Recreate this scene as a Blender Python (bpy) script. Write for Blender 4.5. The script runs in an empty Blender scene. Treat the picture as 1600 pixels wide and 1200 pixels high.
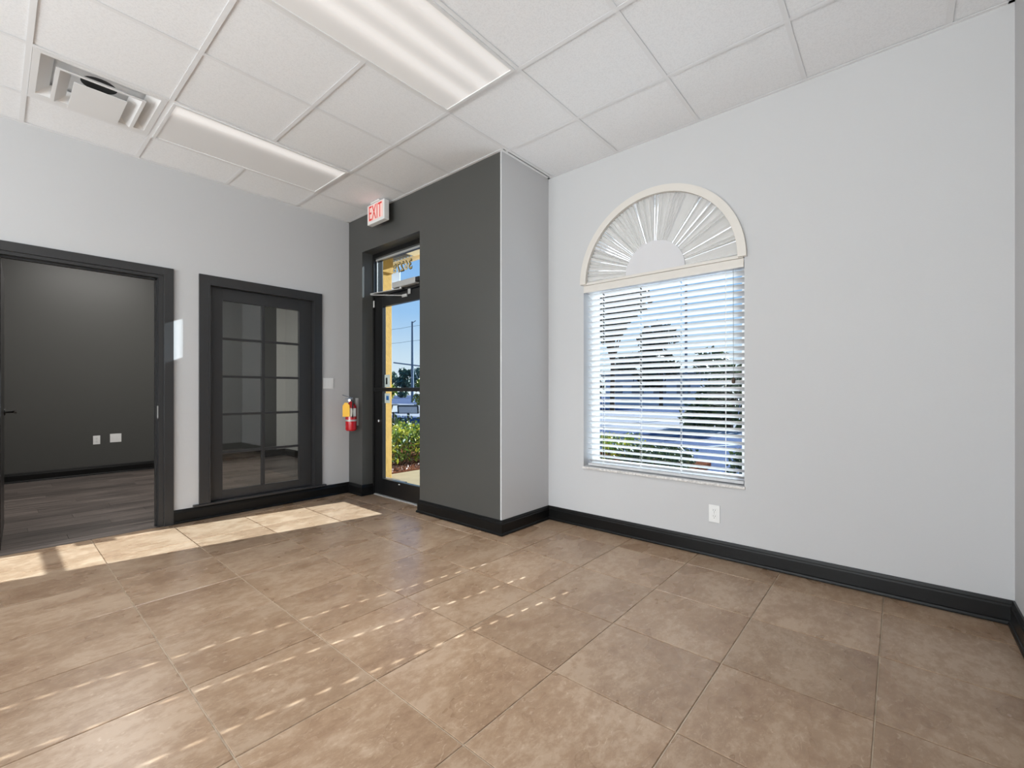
import bpy, bmesh, math, random
from mathutils import Vector, Matrix
random.seed(7)
S = bpy.context.scene
COL = S.collection
# ------------------------------------------------------------------ camera
CAM_H = 1.10
YAW = math.radians(40.8)            # viewing direction, measured from +X towards +Y
cd = bpy.data.cameras.new('camera')
cd.sensor_width = 36.0
cd.lens = 36.0 * 700.0 / 1600.0
cd.shift_y = 11.0 / 1600.0
cd.clip_start = 0.02
cd.clip_end = 400
cam = bpy.data.objects.new('camera', cd)
COL.objects.link(cam)
cam.location = (0, 0, CAM_H)
cam.rotation_euler = (math.pi / 2, 0, YAW - math.pi / 2)
S.camera = cam
# ------------------------------------------------------------------ sky
W = bpy.data.worlds.new('sky')
S.world = W
W.use_nodes = True
wn = W.node_tree
wn.nodes.clear()
w_out = wn.nodes.new('ShaderNodeOutputWorld')
w_bg = wn.nodes.new('ShaderNodeBackground')
w_tc = wn.nodes.new('ShaderNodeTexCoord')
w_sep = wn.nodes.new('ShaderNodeSeparateXYZ')
w_rmp = wn.nodes.new('ShaderNodeValToRGB')
wn.links.new(w_tc.outputs['Generated'], w_sep.inputs[0])
wn.links.new(w_sep.outputs['Z'], w_rmp.inputs[0])
wn.links.new(w_rmp.outputs[0], w_bg.inputs[0])
wn.links.new(w_bg.outputs[0], w_out.inputs[0])
e = w_rmp.color_ramp.elements
e[0].position = 0.0
e[0].color = (0.84, 0.90, 0.97, 1)
e[1].position = 0.45
e[1].color = (0.12, 0.36, 0.84, 1)
m = w_rmp.color_ramp.elements.new(0.17)
m.color = (0.36, 0.60, 0.95, 1)
m = w_rmp.color_ramp.elements.new(0.08)
m.color = (0.64, 0.79, 0.96, 1)
w_bg.inputs[1].default_value = 1.0
# ------------------------------------------------------------------ sun (low, shining in through the entry door and the blind)
SUN_DIR = Vector((-1.0, 0.178, -0.465)).normalized()
sd = bpy.data.lights.new('sun', 'SUN')
sd.energy = 23.0
sd.angle = math.radians(0.30)
sd.color = (0.84, 0.92, 1.0)
sun = bpy.data.objects.new('sun', sd)
COL.objects.link(sun)
sun.rotation_euler = SUN_DIR.to_track_quat('-Z', 'Y').to_euler()
sun.location = (12, -2, 8)
# ------------------------------------------------------------------ large area lights: fill added at two made-up windows behind the camera
def fill_light(loc, aim, w, h, watts):
    ad = bpy.data.lights.new('fill_light', 'AREA')
    ad.shape = 'RECTANGLE'
    ad.size = w
    ad.size_y = h
    ad.energy = watts
    ad.color = (0.95, 0.98, 1.0)
    o = bpy.data.objects.new('fill_light', ad)
    COL.objects.link(o)
    o.location = loc
    o.rotation_euler = Vector(aim).to_track_quat('-Z', 'Y').to_euler()
fill_light((-4.48, 1.60, 1.45), (1, -0.30, 1.15), 3.5, 2.1, 365)
fill_light((-1.70, -0.30, 1.45), (1.2, 1, 0.6), 1.9, 1.9, 45)
TROFFER_W = 17.0
OFFICE_W = 84.0
# ------------------------------------------------------------------ exposure
S.view_settings.view_transform = 'Standard'
S.view_settings.look = 'None'
S.view_settings.gamma = 1.0
S.view_settings.use_curve_mapping = False
S.view_settings.exposure = 0.0
S.cycles.max_bounces = 10
S.cycles.diffuse_bounces = 6
S.cycles.glossy_bounces = 4
S.cycles.transparent_max_bounces = 16
S.cycles.transmission_bounces = 6
S.cycles.caustics_reflective = False
S.cycles.caustics_refractive = False
S.cycles.sample_clamp_indirect = 25.0
S.cycles.use_denoising = True

# ================================================================== helpers
def srgb(r, g, b):
    f = lambda c: (c / 12.92 if c <= 0.04045 else ((c + 0.055) / 1.055) ** 2.4)
    return (f(r / 255), f(g / 255), f(b / 255), 1)

MATS = {}
def mat(name, col, rough=0.5, metal=0.0, spec=0.5, bump=0.0, bscale=60.0, vary=0.0, vscale=8.0, emit=None, estr=0.0, trans=0.0, coat=0.0):
    m = bpy.data.materials.new(name)
    m.use_nodes = True
    nt = m.node_tree
    p = nt.nodes['Principled BSDF']
    p.inputs['Base Color'].default_value = col
    p.inputs['Roughness'].default_value = rough
    p.inputs['Metallic'].default_value = metal
    p.inputs['Specular IOR Level'].default_value = spec
    p.inputs['Coat Weight'].default_value = coat
    if emit:
        p.inputs['Emission Color'].default_value = emit
        p.inputs['Emission Strength'].default_value = estr
    geo = nt.nodes.new('ShaderNodeNewGeometry')
    if vary > 0:
        n = nt.nodes.new('ShaderNodeTexNoise')
        n.inputs['Scale'].default_value = vscale
        n.inputs['Detail'].default_value = 5
        nt.links.new(geo.outputs['Position'], n.inputs['Vector'])
        mr = nt.nodes.new('ShaderNodeMapRange')
        mr.inputs[1].default_value = 0.3
        mr.inputs[2].default_value = 0.7
        mr.inputs[3].default_value = 1 - vary
        mr.inputs[4].default_value = 1 + vary
        nt.links.new(n.outputs[0], mr.inputs[0])
        hv = nt.nodes.new('ShaderNodeHueSaturation')
        hv.inputs['Color'].default_value = col
        nt.links.new(mr.outputs[0], hv.inputs['Value'])
        nt.links.new(hv.outputs[0], p.inputs['Base Color'])
    if bump > 0:
        n2 = nt.nodes.new('ShaderNodeTexNoise')
        n2.inputs['Scale'].default_value = bscale
        n2.inputs['Detail'].default_value = 4
        nt.links.new(geo.outputs['Position'], n2.inputs['Vector'])
        b = nt.nodes.new('ShaderNodeBump')
        b.inputs['Strength'].default_value = bump
        b.inputs['Distance'].default_value = 0.004
        nt.links.new(n2.outputs[0], b.inputs['Height'])
        nt.links.new(b.outputs[0], p.inputs['Normal'])
    if trans > 0:
        out = nt.nodes['Material Output']
        tr = nt.nodes.new('ShaderNodeBsdfTranslucent')
        tr.inputs[0].default_value = col
        mx = nt.nodes.new('ShaderNodeMixShader')
        mx.inputs[0].default_value = trans
        nt.links.new(p.outputs[0], mx.inputs[1])
        nt.links.new(tr.outputs[0], mx.inputs[2])
        nt.links.new(mx.outputs[0], out.inputs[0])
    MATS[name] = m
    return m

def glass(name, tint=(0.95, 0.98, 0.97, 1), refl=0.06):
    m = bpy.data.materials.new(name)
    m.use_nodes = True
    nt = m.node_tree
    nt.nodes.remove(nt.nodes['Principled BSDF'])
    out = nt.nodes['Material Output']
    t = nt.nodes.new('ShaderNodeBsdfTransparent')
    t.inputs[0].default_value = tint
    g = nt.nodes.new('ShaderNodeBsdfGlossy')
    g.inputs['Roughness'].default_value = 0.0
    lw = nt.nodes.new('ShaderNodeLayerWeight')
    lw.inputs[0].default_value = 0.5
    pw = nt.nodes.new('ShaderNodeMath'); pw.operation = 'POWER'; pw.inputs[1].default_value = 5
    nt.links.new(lw.outputs['Facing'], pw.inputs[0])
    fr = nt.nodes.new('ShaderNodeMath'); fr.operation = 'MULTIPLY_ADD'; fr.inputs[1].default_value = 0.9; fr.inputs[2].default_value = refl * 0.5
    nt.links.new(pw.outputs[0], fr.inputs[0])
    mx = nt.nodes.new('ShaderNodeMixShader')
    nt.links.new(fr.outputs[0], mx.inputs[0])
    nt.links.new(t.outputs[0], mx.inputs[1])
    nt.links.new(g.outputs[0], mx.inputs[2])
    nt.links.new(mx.outputs[0], out.inputs[0])
    MATS[name] = m
    return m

class MB:
    """collects faces; build() links them as one mesh object"""
    def __init__(s):
        s.v = []
        s.f = []
    def add(s, vs, fs):
        o = len(s.v)
        s.v += [tuple(v) for v in vs]
        s.f += [tuple(i + o for i in f) for f in fs]
        return s
    def quad(s, a, b, c, d):
        return s.add([a, b, c, d], [(0, 1, 2, 3)])
    def box(s, x0, x1, y0, y1, z0, z1, bev=0.0):
        if bev <= 0:
            return s.add([(x0, y0, z0), (x1, y0, z0), (x1, y1, z0), (x0, y1, z0), (x0, y0, z1), (x1, y0, z1), (x1, y1, z1), (x0, y1, z1)],
                         [(0, 3, 2, 1), (4, 5, 6, 7), (0, 1, 5, 4), (1, 2, 6, 5), (2, 3, 7, 6), (3, 0, 4, 7)])
        bm = bmesh.new()
        M = Matrix.Translation(((x0 + x1) / 2, (y0 + y1) / 2, (z0 + z1) / 2)) @ Matrix.Diagonal((x1 - x0, y1 - y0, z1 - z0, 1))
        bmesh.ops.create_cube(bm, size=1, matrix=M)
        bmesh.ops.bevel(bm, geom=list(bm.edges), offset=bev, segments=2, affect='EDGES', profile=0.6)
        return s.from_bm(bm)
    def from_bm(s, bm):
        bm.verts.index_update()
        s.add([v.co[:] for v in bm.verts], [[v.index for v in f.verts] for f in bm.faces])
        bm.free()
        return s
    def xf(s, M, start=0):
        for i in range(start, len(s.v)):
            s.v[i] = tuple(M @ Vector(s.v[i]))
        return s
    def prism(s, poly, a0, a1, axis):
        """polygon of 2D points extruded along axis; axis x: (y,z), y: (x,z), z: (x,y)"""
        n = len(poly)
        def P(p, a):
            return {'x': (a, p[0], p[1]), 'y': (p[0], a, p[1]), 'z': (p[0], p[1], a)}[axis]
        vs = [P(p, a0) for p in poly] + [P(p, a1) for p in poly]
        fs = [tuple(range(n))[::-1], tuple(range(n, 2 * n))]
        fs += [(i, (i + 1) % n, n + (i + 1) % n, n + i) for i in range(n)]
        return s.add(vs, fs)
    def tube(s, pts, r, n=8, cap=True):
        pts = [Vector(p) for p in pts]
        rr = r if isinstance(r, (list, tuple)) else [r] * len(pts)
        o = len(s.v)
        vs, fs = [], []
        up = None
        for i, p in enumerate(pts):
            d = (pts[min(i + 1, len(pts) - 1)] - pts[max(i - 1, 0)]).normalized()
            if up is None:
                up = Vector((0, 0, 1)) if abs(d.z) < 0.9 else Vector((1, 0, 0))
            a = d.cross(up)
            if a.length < 1e-4:
                a = d.orthogonal()
            a.normalize()
            b = a.cross(d).normalized()
            for k in range(n):
                t = 2 * math.pi * k / n
                vs.append(p + (a * math.cos(t) + b * math.sin(t)) * rr[i])
        for i in range(len(pts) - 1):
            for k in range(n):
                fs.append((i * n + k, i * n + (k + 1) % n, (i + 1) * n + (k + 1) % n, (i + 1) * n + k))
        if cap:
            fs.append(tuple(range(n))[::-1])
            fs.append(tuple((len(pts) - 1) * n + k for k in range(n)))
        return s.add(vs, fs)
    def lathe(s, prof, cx, cy, n=20, z0=0.0):
        vs, fs = [], []
        for r, z in prof:
            for k in range(n):
                t = 2 * math.pi * k / n
                vs.append((cx + r * math.cos(t), cy + r * math.sin(t), z0 + z))
        for i in range(len(prof) - 1):
            for k in range(n):
                fs.append((i * n + k, i * n + (k + 1) % n, (i + 1) * n + (k + 1) % n, (i + 1) * n + k))
        fs.append(tuple(range(n))[::-1])
        fs.append(tuple((len(prof) - 1) * n + k for k in range(n)))
        return s.add(vs, fs)
    def build(s, name, m, parent=None, smooth=False, origin=None):
        off = Vector((0, 0, 0))
        loc = Vector((0, 0, 0))
        if origin is not None:
            loc = Vector(origin)
        if parent is not None:
            off = wloc(parent)
            if origin is None:
                loc = off.copy()
        me = bpy.data.meshes.new(name)
        me.from_pydata([(v[0] - loc.x, v[1] - loc.y, v[2] - loc.z) for v in s.v], [], s.f)
        bm = bmesh.new()
        bm.from_mesh(me)
        bmesh.ops.recalc_face_normals(bm, faces=bm.faces)
        bm.to_mesh(me)
        bm.free()
        if smooth:
            me.polygons.foreach_set('use_smooth', [True] * len(me.polygons))
            try:
                me.set_sharp_from_angle(angle=math.radians(40))
            except Exception:
                pass
        me.materials.append(MATS[m] if isinstance(m, str) else m)
        o = bpy.data.objects.new(name, me)
        COL.objects.link(o)
        if parent is not None:
            o.parent = parent
            o.location = loc - off
        else:
            o.location = loc
        return o

def wloc(o):
    v = Vector((0, 0, 0))
    while o is not None:
        v += o.location
        o = o.parent
    return v

def tag(o, label=None, cat=None, group=None, kind=None):
    if label: o['label'] = label
    if cat: o['category'] = cat
    if group: o['group'] = group
    if kind: o['kind'] = kind
    return o

def thing(name, label, cat, loc, group=None):
    o = bpy.data.objects.new(name, None)
    o.empty_display_size = 0.1
    COL.objects.link(o)
    o.location = loc
    return tag(o, label, cat, group)

def struct(name, label=None, loc=(0, 0, 0)):
    o = bpy.data.objects.new(name, None)
    o.empty_display_size = 0.1
    COL.objects.link(o)
    o.location = loc
    o['kind'] = 'structure'
    if label: o['label'] = label
    return o

def sbuild(mb, name, m, label=None, smooth=False):
    o = mb.build(name, m, smooth=smooth)
    o['kind'] = 'structure'
    if label: o['label'] = label
    return o

def text_mesh(txt, size, depth, bold=0.0):
    c = bpy.data.curves.new('lettering', 'FONT')
    c.body = txt
    c.size = size
    c.extrude = depth
    c.offset = bold
    c.align_x = 'CENTER'
    c.align_y = 'CENTER'
    o = bpy.data.objects.new('lettering', c)
    COL.objects.link(o)
    dg = bpy.context.evaluated_depsgraph_get()
    me = bpy.data.meshes.new_from_object(o.evaluated_get(dg))
    bpy.data.objects.remove(o)
    vs = [v.co[:] for v in me.vertices]
    fs = [tuple(p.vertices) for p in me.polygons]
    bpy.data.meshes.remove(me)
    return vs, fs

# ================================================================== materials
mat('wall_paint', (0.545, 0.545, 0.55, 1), 0.75, spec=0.25, bump=0.10, bscale=180)
mat('dark_paint', (0.068, 0.068, 0.064, 1), 0.38, spec=0.4, bump=0.10, bscale=200)
mat('trim_black', (0.006, 0.006, 0.006, 1), 0.3, spec=0.25, bump=0.05, bscale=60)
mat('trim_charcoal', (0.030, 0.030, 0.031, 1), 0.32, spec=0.5, bump=0.05, bscale=80)
mat('black_aluminium', (0.008, 0.008, 0.008, 1), 0.3, spec=0.5)
mat('grout', srgb(176, 160, 140), 0.85, vary=0.15, vscale=20)
mat('grid_white', (0.83, 0.835, 0.845, 1), 0.6, spec=0.2)
mat('white_plastic', (0.78, 0.78, 0.77, 1), 0.35)
mat('white_metal', (0.80, 0.80, 0.80, 1), 0.35)
mat('slat_white', (0.54, 0.54, 0.55, 1), 0.4)
mat('arch_white', srgb(212, 207, 200), 0.5)
mat('pleat_fabric', (0.70, 0.695, 0.685, 1), 0.8, trans=0.012)
mat('hub_white', (0.62, 0.615, 0.63, 1), 0.8)
mat('cord', (0.72, 0.70, 0.66, 1), 0.7)
mat('cord_dark', (0.20, 0.20, 0.20, 1), 0.7)
mat('tassel_wood', (0.06, 0.035, 0.02, 1), 0.5)
mat('stone_sill', (0.62, 0.60, 0.58, 1), 0.3, vary=0.25, vscale=60)
mat('chrome', (0.7, 0.7, 0.7, 1), 0.22, metal=1.0)
mat('grey_metal', (0.50, 0.50, 0.49, 1), 0.4, metal=0.3)
mat('duct_dark', (0.03, 0.03, 0.03, 1), 0.8)
mat('slot_dark', (0.03, 0.03, 0.03, 1), 0.6)
mat('exit_red', (0.55, 0.03, 0.02, 1), 0.4, emit=(1.0, 0.05, 0.03, 1), estr=0.22)
mat('exit_face', (0.85, 0.62, 0.58, 1), 0.45, emit=(1.0, 0.55, 0.5, 1), estr=0.12)
mat('ext_red', (0.50, 0.006, 0.012, 1), 0.18, coat=0.5)
mat('ext_label', (0.82, 0.80, 0.76, 1), 0.4)
mat('ext_yellow', (0.90, 0.50, 0.02, 1), 0.5)
mat('rubber_black', (0.012, 0.012, 0.012, 1), 0.5)
mat('stucco_yellow', srgb(188, 146, 72), 0.9, bump=0.6, bscale=45, vary=0.08, vscale=20)
mat('stucco_cream', srgb(232, 214, 178), 0.9, bump=0.2, bscale=60)
mat('awning_metal', (0.13, 0.125, 0.12, 1), 0.45, metal=0.2)
mat('fascia_tan', srgb(226, 196, 150), 0.7)
mat('concrete', srgb(126, 112, 90), 0.9, spec=0.0, vary=0.08, vscale=6, bump=0.2, bscale=90)
mat('asphalt', srgb(74, 82, 104), 0.9, spec=0.0, vary=0.12, vscale=3)
mat('lot_pale', srgb(132, 131, 136), 0.9, spec=0.0, vary=0.06, vscale=2)
mat('stripe_white', (0.35, 0.35, 0.35, 1), 0.9, spec=0.0)
mat('mulch', srgb(84, 50, 36), 0.95, spec=0.0, vary=0.5, vscale=60, bump=0.8, bscale=60)
mat('grass', srgb(86, 110, 50), 0.95, spec=0.0, vary=0.3, vscale=4)
mat('bark', srgb(70, 56, 44), 0.9, vary=0.3, vscale=12)
mat('pole_grey', srgb(96, 110, 124), 0.8)
mat('gold_leaf', srgb(214, 186, 120), 0.4)
mat('decal_dark', srgb(60, 44, 24), 0.5)
mat('paper_white', (0.75, 0.75, 0.74, 1), 0.6)
mat('sticker_blue', srgb(50, 110, 180), 0.5)
mat('building_pale', srgb(190, 196, 210), 0.8)
mat('roof_grey', srgb(120, 122, 128), 0.8)
mat('diffuser_glass', (0.80, 0.80, 0.80, 1), 0.5, trans=0.8)
glass('pane_glass', refl=0.006)
glass('office_glass', (0.90, 0.92, 0.92, 1), 0.17)

def leaf_mat(name, c1, c2, c3, trans=0.06):
    m = bpy.data.materials.new(name)
    m.use_nodes = True
    nt = m.node_tree
    p = nt.nodes['Principled BSDF']
    p.inputs['Roughness'].default_value = 0.5
    geo = nt.nodes.new('ShaderNodeNewGeometry')
    r = nt.nodes.new('ShaderNodeValToRGB')
    r.color_ramp.elements[0].color = c1
    r.color_ramp.elements[1].color = c3
    k = r.color_ramp.elements.new(0.5)
    k.color = c2
    nt.links.new(geo.outputs['Random Per Island'], r.inputs[0])
    nt.links.new(r.outputs[0], p.inputs['Base Color'])
    tr = nt.nodes.new('ShaderNodeBsdfTranslucent')
    nt.links.new(r.outputs[0], tr.inputs[0])
    mx = nt.nodes.new('ShaderNodeMixShader')
    mx.inputs[0].default_value = trans
    out = nt.nodes['Material Output']
    nt.links.new(p.outputs[0], mx.inputs[1])
    nt.links.new(tr.outputs[0], mx.inputs[2])
    nt.links.new(mx.outputs[0], out.inputs[0])
    MATS[name] = m
leaf_mat('leaf_croton', srgb(36, 60, 26), srgb(84, 106, 30), srgb(158, 150, 44), 0.3)
leaf_mat('leaf_green', srgb(26, 44, 24), srgb(46, 66, 30), srgb(78, 94, 42))
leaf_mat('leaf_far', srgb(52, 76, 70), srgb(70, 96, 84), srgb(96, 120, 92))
leaf_mat('leaf_pine', srgb(26, 36, 30), srgb(38, 50, 38), srgb(54, 66, 50))

def tile_mat():
    m = bpy.data.materials.new('floor_tile')
    m.use_nodes = True
    nt = m.node_tree
    p = nt.nodes['Principled BSDF']
    geo = nt.nodes.new('ShaderNodeNewGeometry')
    oi = nt.nodes.new('ShaderNodeObjectInfo')
    sc = nt.nodes.new('ShaderNodeVectorMath'); sc.operation = 'SCALE'
    cb = nt.nodes.new('ShaderNodeCombineXYZ')
    for i in range(3):
        nt.links.new(oi.outputs['Random'], cb.inputs[i])
    nt.links.new(cb.outputs[0], sc.inputs[0])
    sc.inputs['Scale'].default_value = 40
    ad_ = nt.nodes.new('ShaderNodeVectorMath'); ad_.operation = 'ADD'
    nt.links.new(geo.outputs['Position'], ad_.inputs[0])
    nt.links.new(sc.outputs[0], ad_.inputs[1])
    mp = nt.nodes.new('ShaderNodeMapping')
    mp.inputs['Scale'].default_value = (0.75, 1.2, 1)
    nt.links.new(ad_.outputs[0], mp.inputs[0])
    def noise(scale, detail, rough, dist):
        n = nt.nodes.new('ShaderNodeTexNoise')
        n.inputs['Scale'].default_value = scale; n.inputs['Detail'].default_value = detail
        n.inputs['Roughness'].default_value = rough; n.inputs['Distortion'].default_value = dist
        nt.links.new(mp.outputs[0], n.inputs['Vector'])
        return n
    na = noise(4.0, 3, 0.5, 0.3)
    n1 = noise(22.0, 10, 0.72, 0.0)
    n2 = noise(26.0, 5, 0.62, 2.2)
    sm_ = nt.nodes.new('ShaderNodeMath'); sm_.operation = 'MULTIPLY_ADD'; sm_.inputs[1].default_value = 0.75
    nt.links.new(na.outputs[0], sm_.inputs[0]); nt.links.new(n1.outputs[0], sm_.inputs[2])
    r1 = nt.nodes.new('ShaderNodeValToRGB')
    r1.color_ramp.interpolation = 'LINEAR'
    el = r1.color_ramp.elements
    el[0].position = 0.55; el[0].color = TILE_C[0]
    el[1].position = 1.0; el[1].color = TILE_C[2]
    mid = el.new(0.86); mid.color = TILE_C[1]
    nt.links.new(sm_.outputs[0], r1.inputs[0])
    r2 = nt.nodes.new('ShaderNodeValToRGB')
    r2.color_ramp.elements[0].position = 0.58; r2.color_ramp.elements[0].color = (0, 0, 0, 1)
    r2.color_ramp.elements[1].position = 0.72; r2.color_ramp.elements[1].color = (1, 1, 1, 1)
    nt.links.new(n2.outputs[0], r2.inputs[0])
    mx = nt.nodes.new('ShaderNodeMix'); mx.data_type = 'RGBA'
    mf = nt.nodes.new('ShaderNodeMath'); mf.operation = 'MULTIPLY'; mf.inputs[1].default_value = 0.45
    nt.links.new(r2.outputs[0], mf.inputs[0])
    nt.links.new(mf.outputs[0], mx.inputs[0])
    nt.links.new(r1.outputs[0], mx.inputs[6])
    mx.inputs[7].default_value = TILE_C[3]
    hv = nt.nodes.new('ShaderNodeHueSaturation')
    mr = nt.nodes.new('ShaderNodeMapRange')
    mr.inputs[3].default_value = 0.92; mr.inputs[4].default_value = 1.08
    nt.links.new(oi.outputs['Random'], mr.inputs[0])
    nt.links.new(mr.outputs[0], hv.inputs['Value'])
    nt.links.new(mx.outputs[2], hv.inputs['Color'])
    nt.links.new(hv.outputs[0], p.inputs['Base Color'])
    p.inputs['Roughness'].default_value = 0.27
    p.inputs['Specular IOR Level'].default_value = 0.4
    rr = nt.nodes.new('ShaderNodeMapRange')
    rr.inputs[3].default_value = 0.24; rr.inputs[4].default_value = 0.32
    nt.links.new(na.outputs[0], rr.inputs[0])
    nt.links.new(rr.outputs[0], p.inputs['Roughness'])
    b = nt.nodes.new('ShaderNodeBump'); b.inputs['Strength'].default_value = 0.06; b.inputs['Distance'].default_value = 0.003
    nt.links.new(n2.outputs[0], b.inputs['Height'])
    nt.links.new(b.outputs[0], p.inputs['Normal'])
    MATS['floor_tile'] = m
TILE_C = [srgb(124, 98, 77), srgb(144, 119, 96), srgb(159, 136, 114), srgb(192, 171, 149)]
tile_mat()

def plank_mat():
    m = bpy.data.materials.new('plank_wood')
    m.use_nodes = True
    nt = m.node_tree
    p = nt.nodes['Principled BSDF']
    geo = nt.nodes.new('ShaderNodeNewGeometry')
    oi = nt.nodes.new('ShaderNodeObjectInfo')
    mp = nt.nodes.new('ShaderNodeMapping')
    mp.inputs['Scale'].default_value = (0.9, 26, 1)
    nt.links.new(geo.outputs['Position'], mp.inputs[0])
    n = nt.nodes.new('ShaderNodeTexNoise')
    n.inputs['Scale'].default_value = 2.0; n.inputs['Detail'].default_value = 6
    nt.links.new(mp.outputs[0], n.inputs['Vector'])
    r = nt.nodes.new('ShaderNodeValToRGB')
    r.color_ramp.elements[0].position = 0.32; r.color_ramp.elements[0].color = srgb(52, 46, 44)
    r.color_ramp.elements[1].position = 0.70; r.color_ramp.elements[1].color = srgb(122, 112, 106)
    nt.links.new(n.outputs[0], r.inputs[0])
    hv = nt.nodes.new('ShaderNodeHueSaturation')
    mr = nt.nodes.new('ShaderNodeMapRange')
    mr.inputs[3].default_value = 0.6; mr.inputs[4].default_value = 1.25
    nt.links.new(oi.outputs['Random'], mr.inputs[0])
    nt.links.new(mr.outputs[0], hv.inputs['Value'])
    nt.links.new(r.outputs[0], hv.inputs['Color'])
    nt.links.new(hv.outputs[0], p.inputs['Base Color'])
    p.inputs['Roughness'].default_value = 0.38
    MATS['plank_wood'] = m
plank_mat()

def ceiling_mat():
    m = bpy.data.materials.new('acoustic_tile')
    m.use_nodes = True
    nt = m.node_tree
    p = nt.nodes['Principled BSDF']
    p.inputs['Roughness'].default_value = 0.9
    p.inputs['Specular IOR Level'].default_value = 0.1
    geo = nt.nodes.new('ShaderNodeNewGeometry')
    n = nt.nodes.new('ShaderNodeTexNoise')
    n.inputs['Scale'].default_value = 130; n.inputs['Detail'].default_value = 3; n.inputs['Roughness'].default_value = 0.7
    nt.links.new(geo.outputs['Position'], n.inputs['Vector'])
    r = nt.nodes.new('ShaderNodeValToRGB')
    r.color_ramp.elements[0].position = 0.35; r.color_ramp.elements[0].color = (0.83, 0.84, 0.855, 1)
    r.color_ramp.elements[1].position = 0.55; r.color_ramp.elements[1].color = (0.90, 0.91, 0.925, 1)
    nt.links.new(n.outputs[0], r.inputs[0])
    nt.links.new(r.outputs[0], p.inputs['Base Color'])
    b = nt.nodes.new('ShaderNodeBump'); b.inputs['Strength'].default_value = 0.25; b.inputs['Distance'].default_value = 0.002
    nt.links.new(n.outputs[0], b.inputs['Height'])
    nt.links.new(b.outputs[0], p.inputs['Normal'])
    MATS['acoustic_tile'] = m
ceiling_mat()

def lens_mat(name, y0, y1, tubes, base, peak, width=0.055):
    """prismatic lens of a lit troffer: the tubes behind it show as soft bright streaks"""
    m = bpy.data.materials.new(name)
    m.use_nodes = True
    nt = m.node_tree
    p = nt.nodes['Principled BSDF']
    p.inputs['Base Color'].default_value = (0.6, 0.59, 0.58, 1)
    p.inputs['Roughness'].default_value = 0.35
    geo = nt.nodes.new('ShaderNodeNewGeometry')
    sp = nt.nodes.new('ShaderNodeSeparateXYZ')
    nt.links.new(geo.outputs['Position'], sp.inputs[0])
    acc = None
    for (fy, amp) in tubes:
        yc = y0 + (y1 - y0) * fy
        d = nt.nodes.new('ShaderNodeMath'); d.operation = 'SUBTRACT'; d.inputs[1].default_value = yc
        nt.links.new(sp.outputs['Y'], d.inputs[0])
        q = nt.nodes.new('ShaderNodeMath'); q.operation = 'DIVIDE'; q.inputs[1].default_value = width
        nt.links.new(d.outputs[0], q.inputs[0])
        sq = nt.nodes.new('ShaderNodeMath'); sq.operation = 'MULTIPLY'
        nt.links.new(q.outputs[0], sq.inputs[0]); nt.links.new(q.outputs[0], sq.inputs[1])
        ng = nt.nodes.new('ShaderNodeMath'); ng.operation = 'MULTIPLY'; ng.inputs[1].default_value = -1
        nt.links.new(sq.outputs[0], ng.inputs[0])
        ex = nt.nodes.new('ShaderNodeMath'); ex.operation = 'EXPONENT'
        nt.links.new(ng.outputs[0], ex.inputs[0])
        am = nt.nodes.new('ShaderNodeMath'); am.operation = 'MULTIPLY'; am.inputs[1].default_value = amp * (peak - base)
        nt.links.new(ex.outputs[0], am.inputs[0])
        if acc is None:
            acc = am
        else:
            s_ = nt.nodes.new('ShaderNodeMath'); s_.operation = 'ADD'
            nt.links.new(acc.outputs[0], s_.inputs[0]); nt.links.new(am.outputs[0], s_.inputs[1])
            acc = s_
    fb = nt.nodes.new('ShaderNodeMath'); fb.operation = 'ADD'; fb.inputs[1].default_value = base
    nt.links.new(acc.outputs[0], fb.inputs[0])
    p.inputs['Emission Color'].default_value = (1.0, 0.955, 0.92, 1)
    nt.links.new(fb.outputs[0], p.inputs['Emission Strength'])
    MATS[name] = m

# ================================================================== room shell
CE = 2.929                      # underside of the ceiling grid
TOP = 3.12
XW, XD, YL, YR, YN = 3.135, 2.53, 4.525, -0.413, 2.29      # window wall, entry wall, left wall, right wall, nib return
XB = -4.6                       # back of the room, behind the camera
T = 0.4825
# ---- floor: grout bed and single tiles
fl = MB().box(XB, XW, YR, YL, -0.10, -0.004)
floor = sbuild(fl, 'floor', 'grout', 'brown ceramic tile floor of the empty room')
def floor_tile_mesh(w, d):
    g, bv = 0.0022, 0.0016
    x0, x1, y0, y1 = g, w - g, g, d - g
    vs = [(x0, y0, -0.006), (x1, y0, -0.006), (x1, y1, -0.006), (x0, y1, -0.006),
          (x0, y0, -bv), (x1, y0, -bv), (x1, y1, -bv), (x0, y1, -bv),
          (x0 + bv, y0 + bv, 0), (x1 - bv, y0 + bv, 0), (x1 - bv, y1 - bv, 0), (x0 + bv, y1 - bv, 0)]
    fs = [(8, 9, 10, 11)]
    for a, b in ((0, 4), (4, 8)):
        for i in range(4):
            fs.append((a + i, a + (i + 1) % 4, b + (i + 1) % 4, b + i))
    me = bpy.data.meshes.new('floor_tile')
    me.from_pydata(vs, [], fs)
    me.materials.append(MATS['floor_tile'])
    return me
tile_cache = {}
TX0, TY0 = 0.474, 0.543
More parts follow.
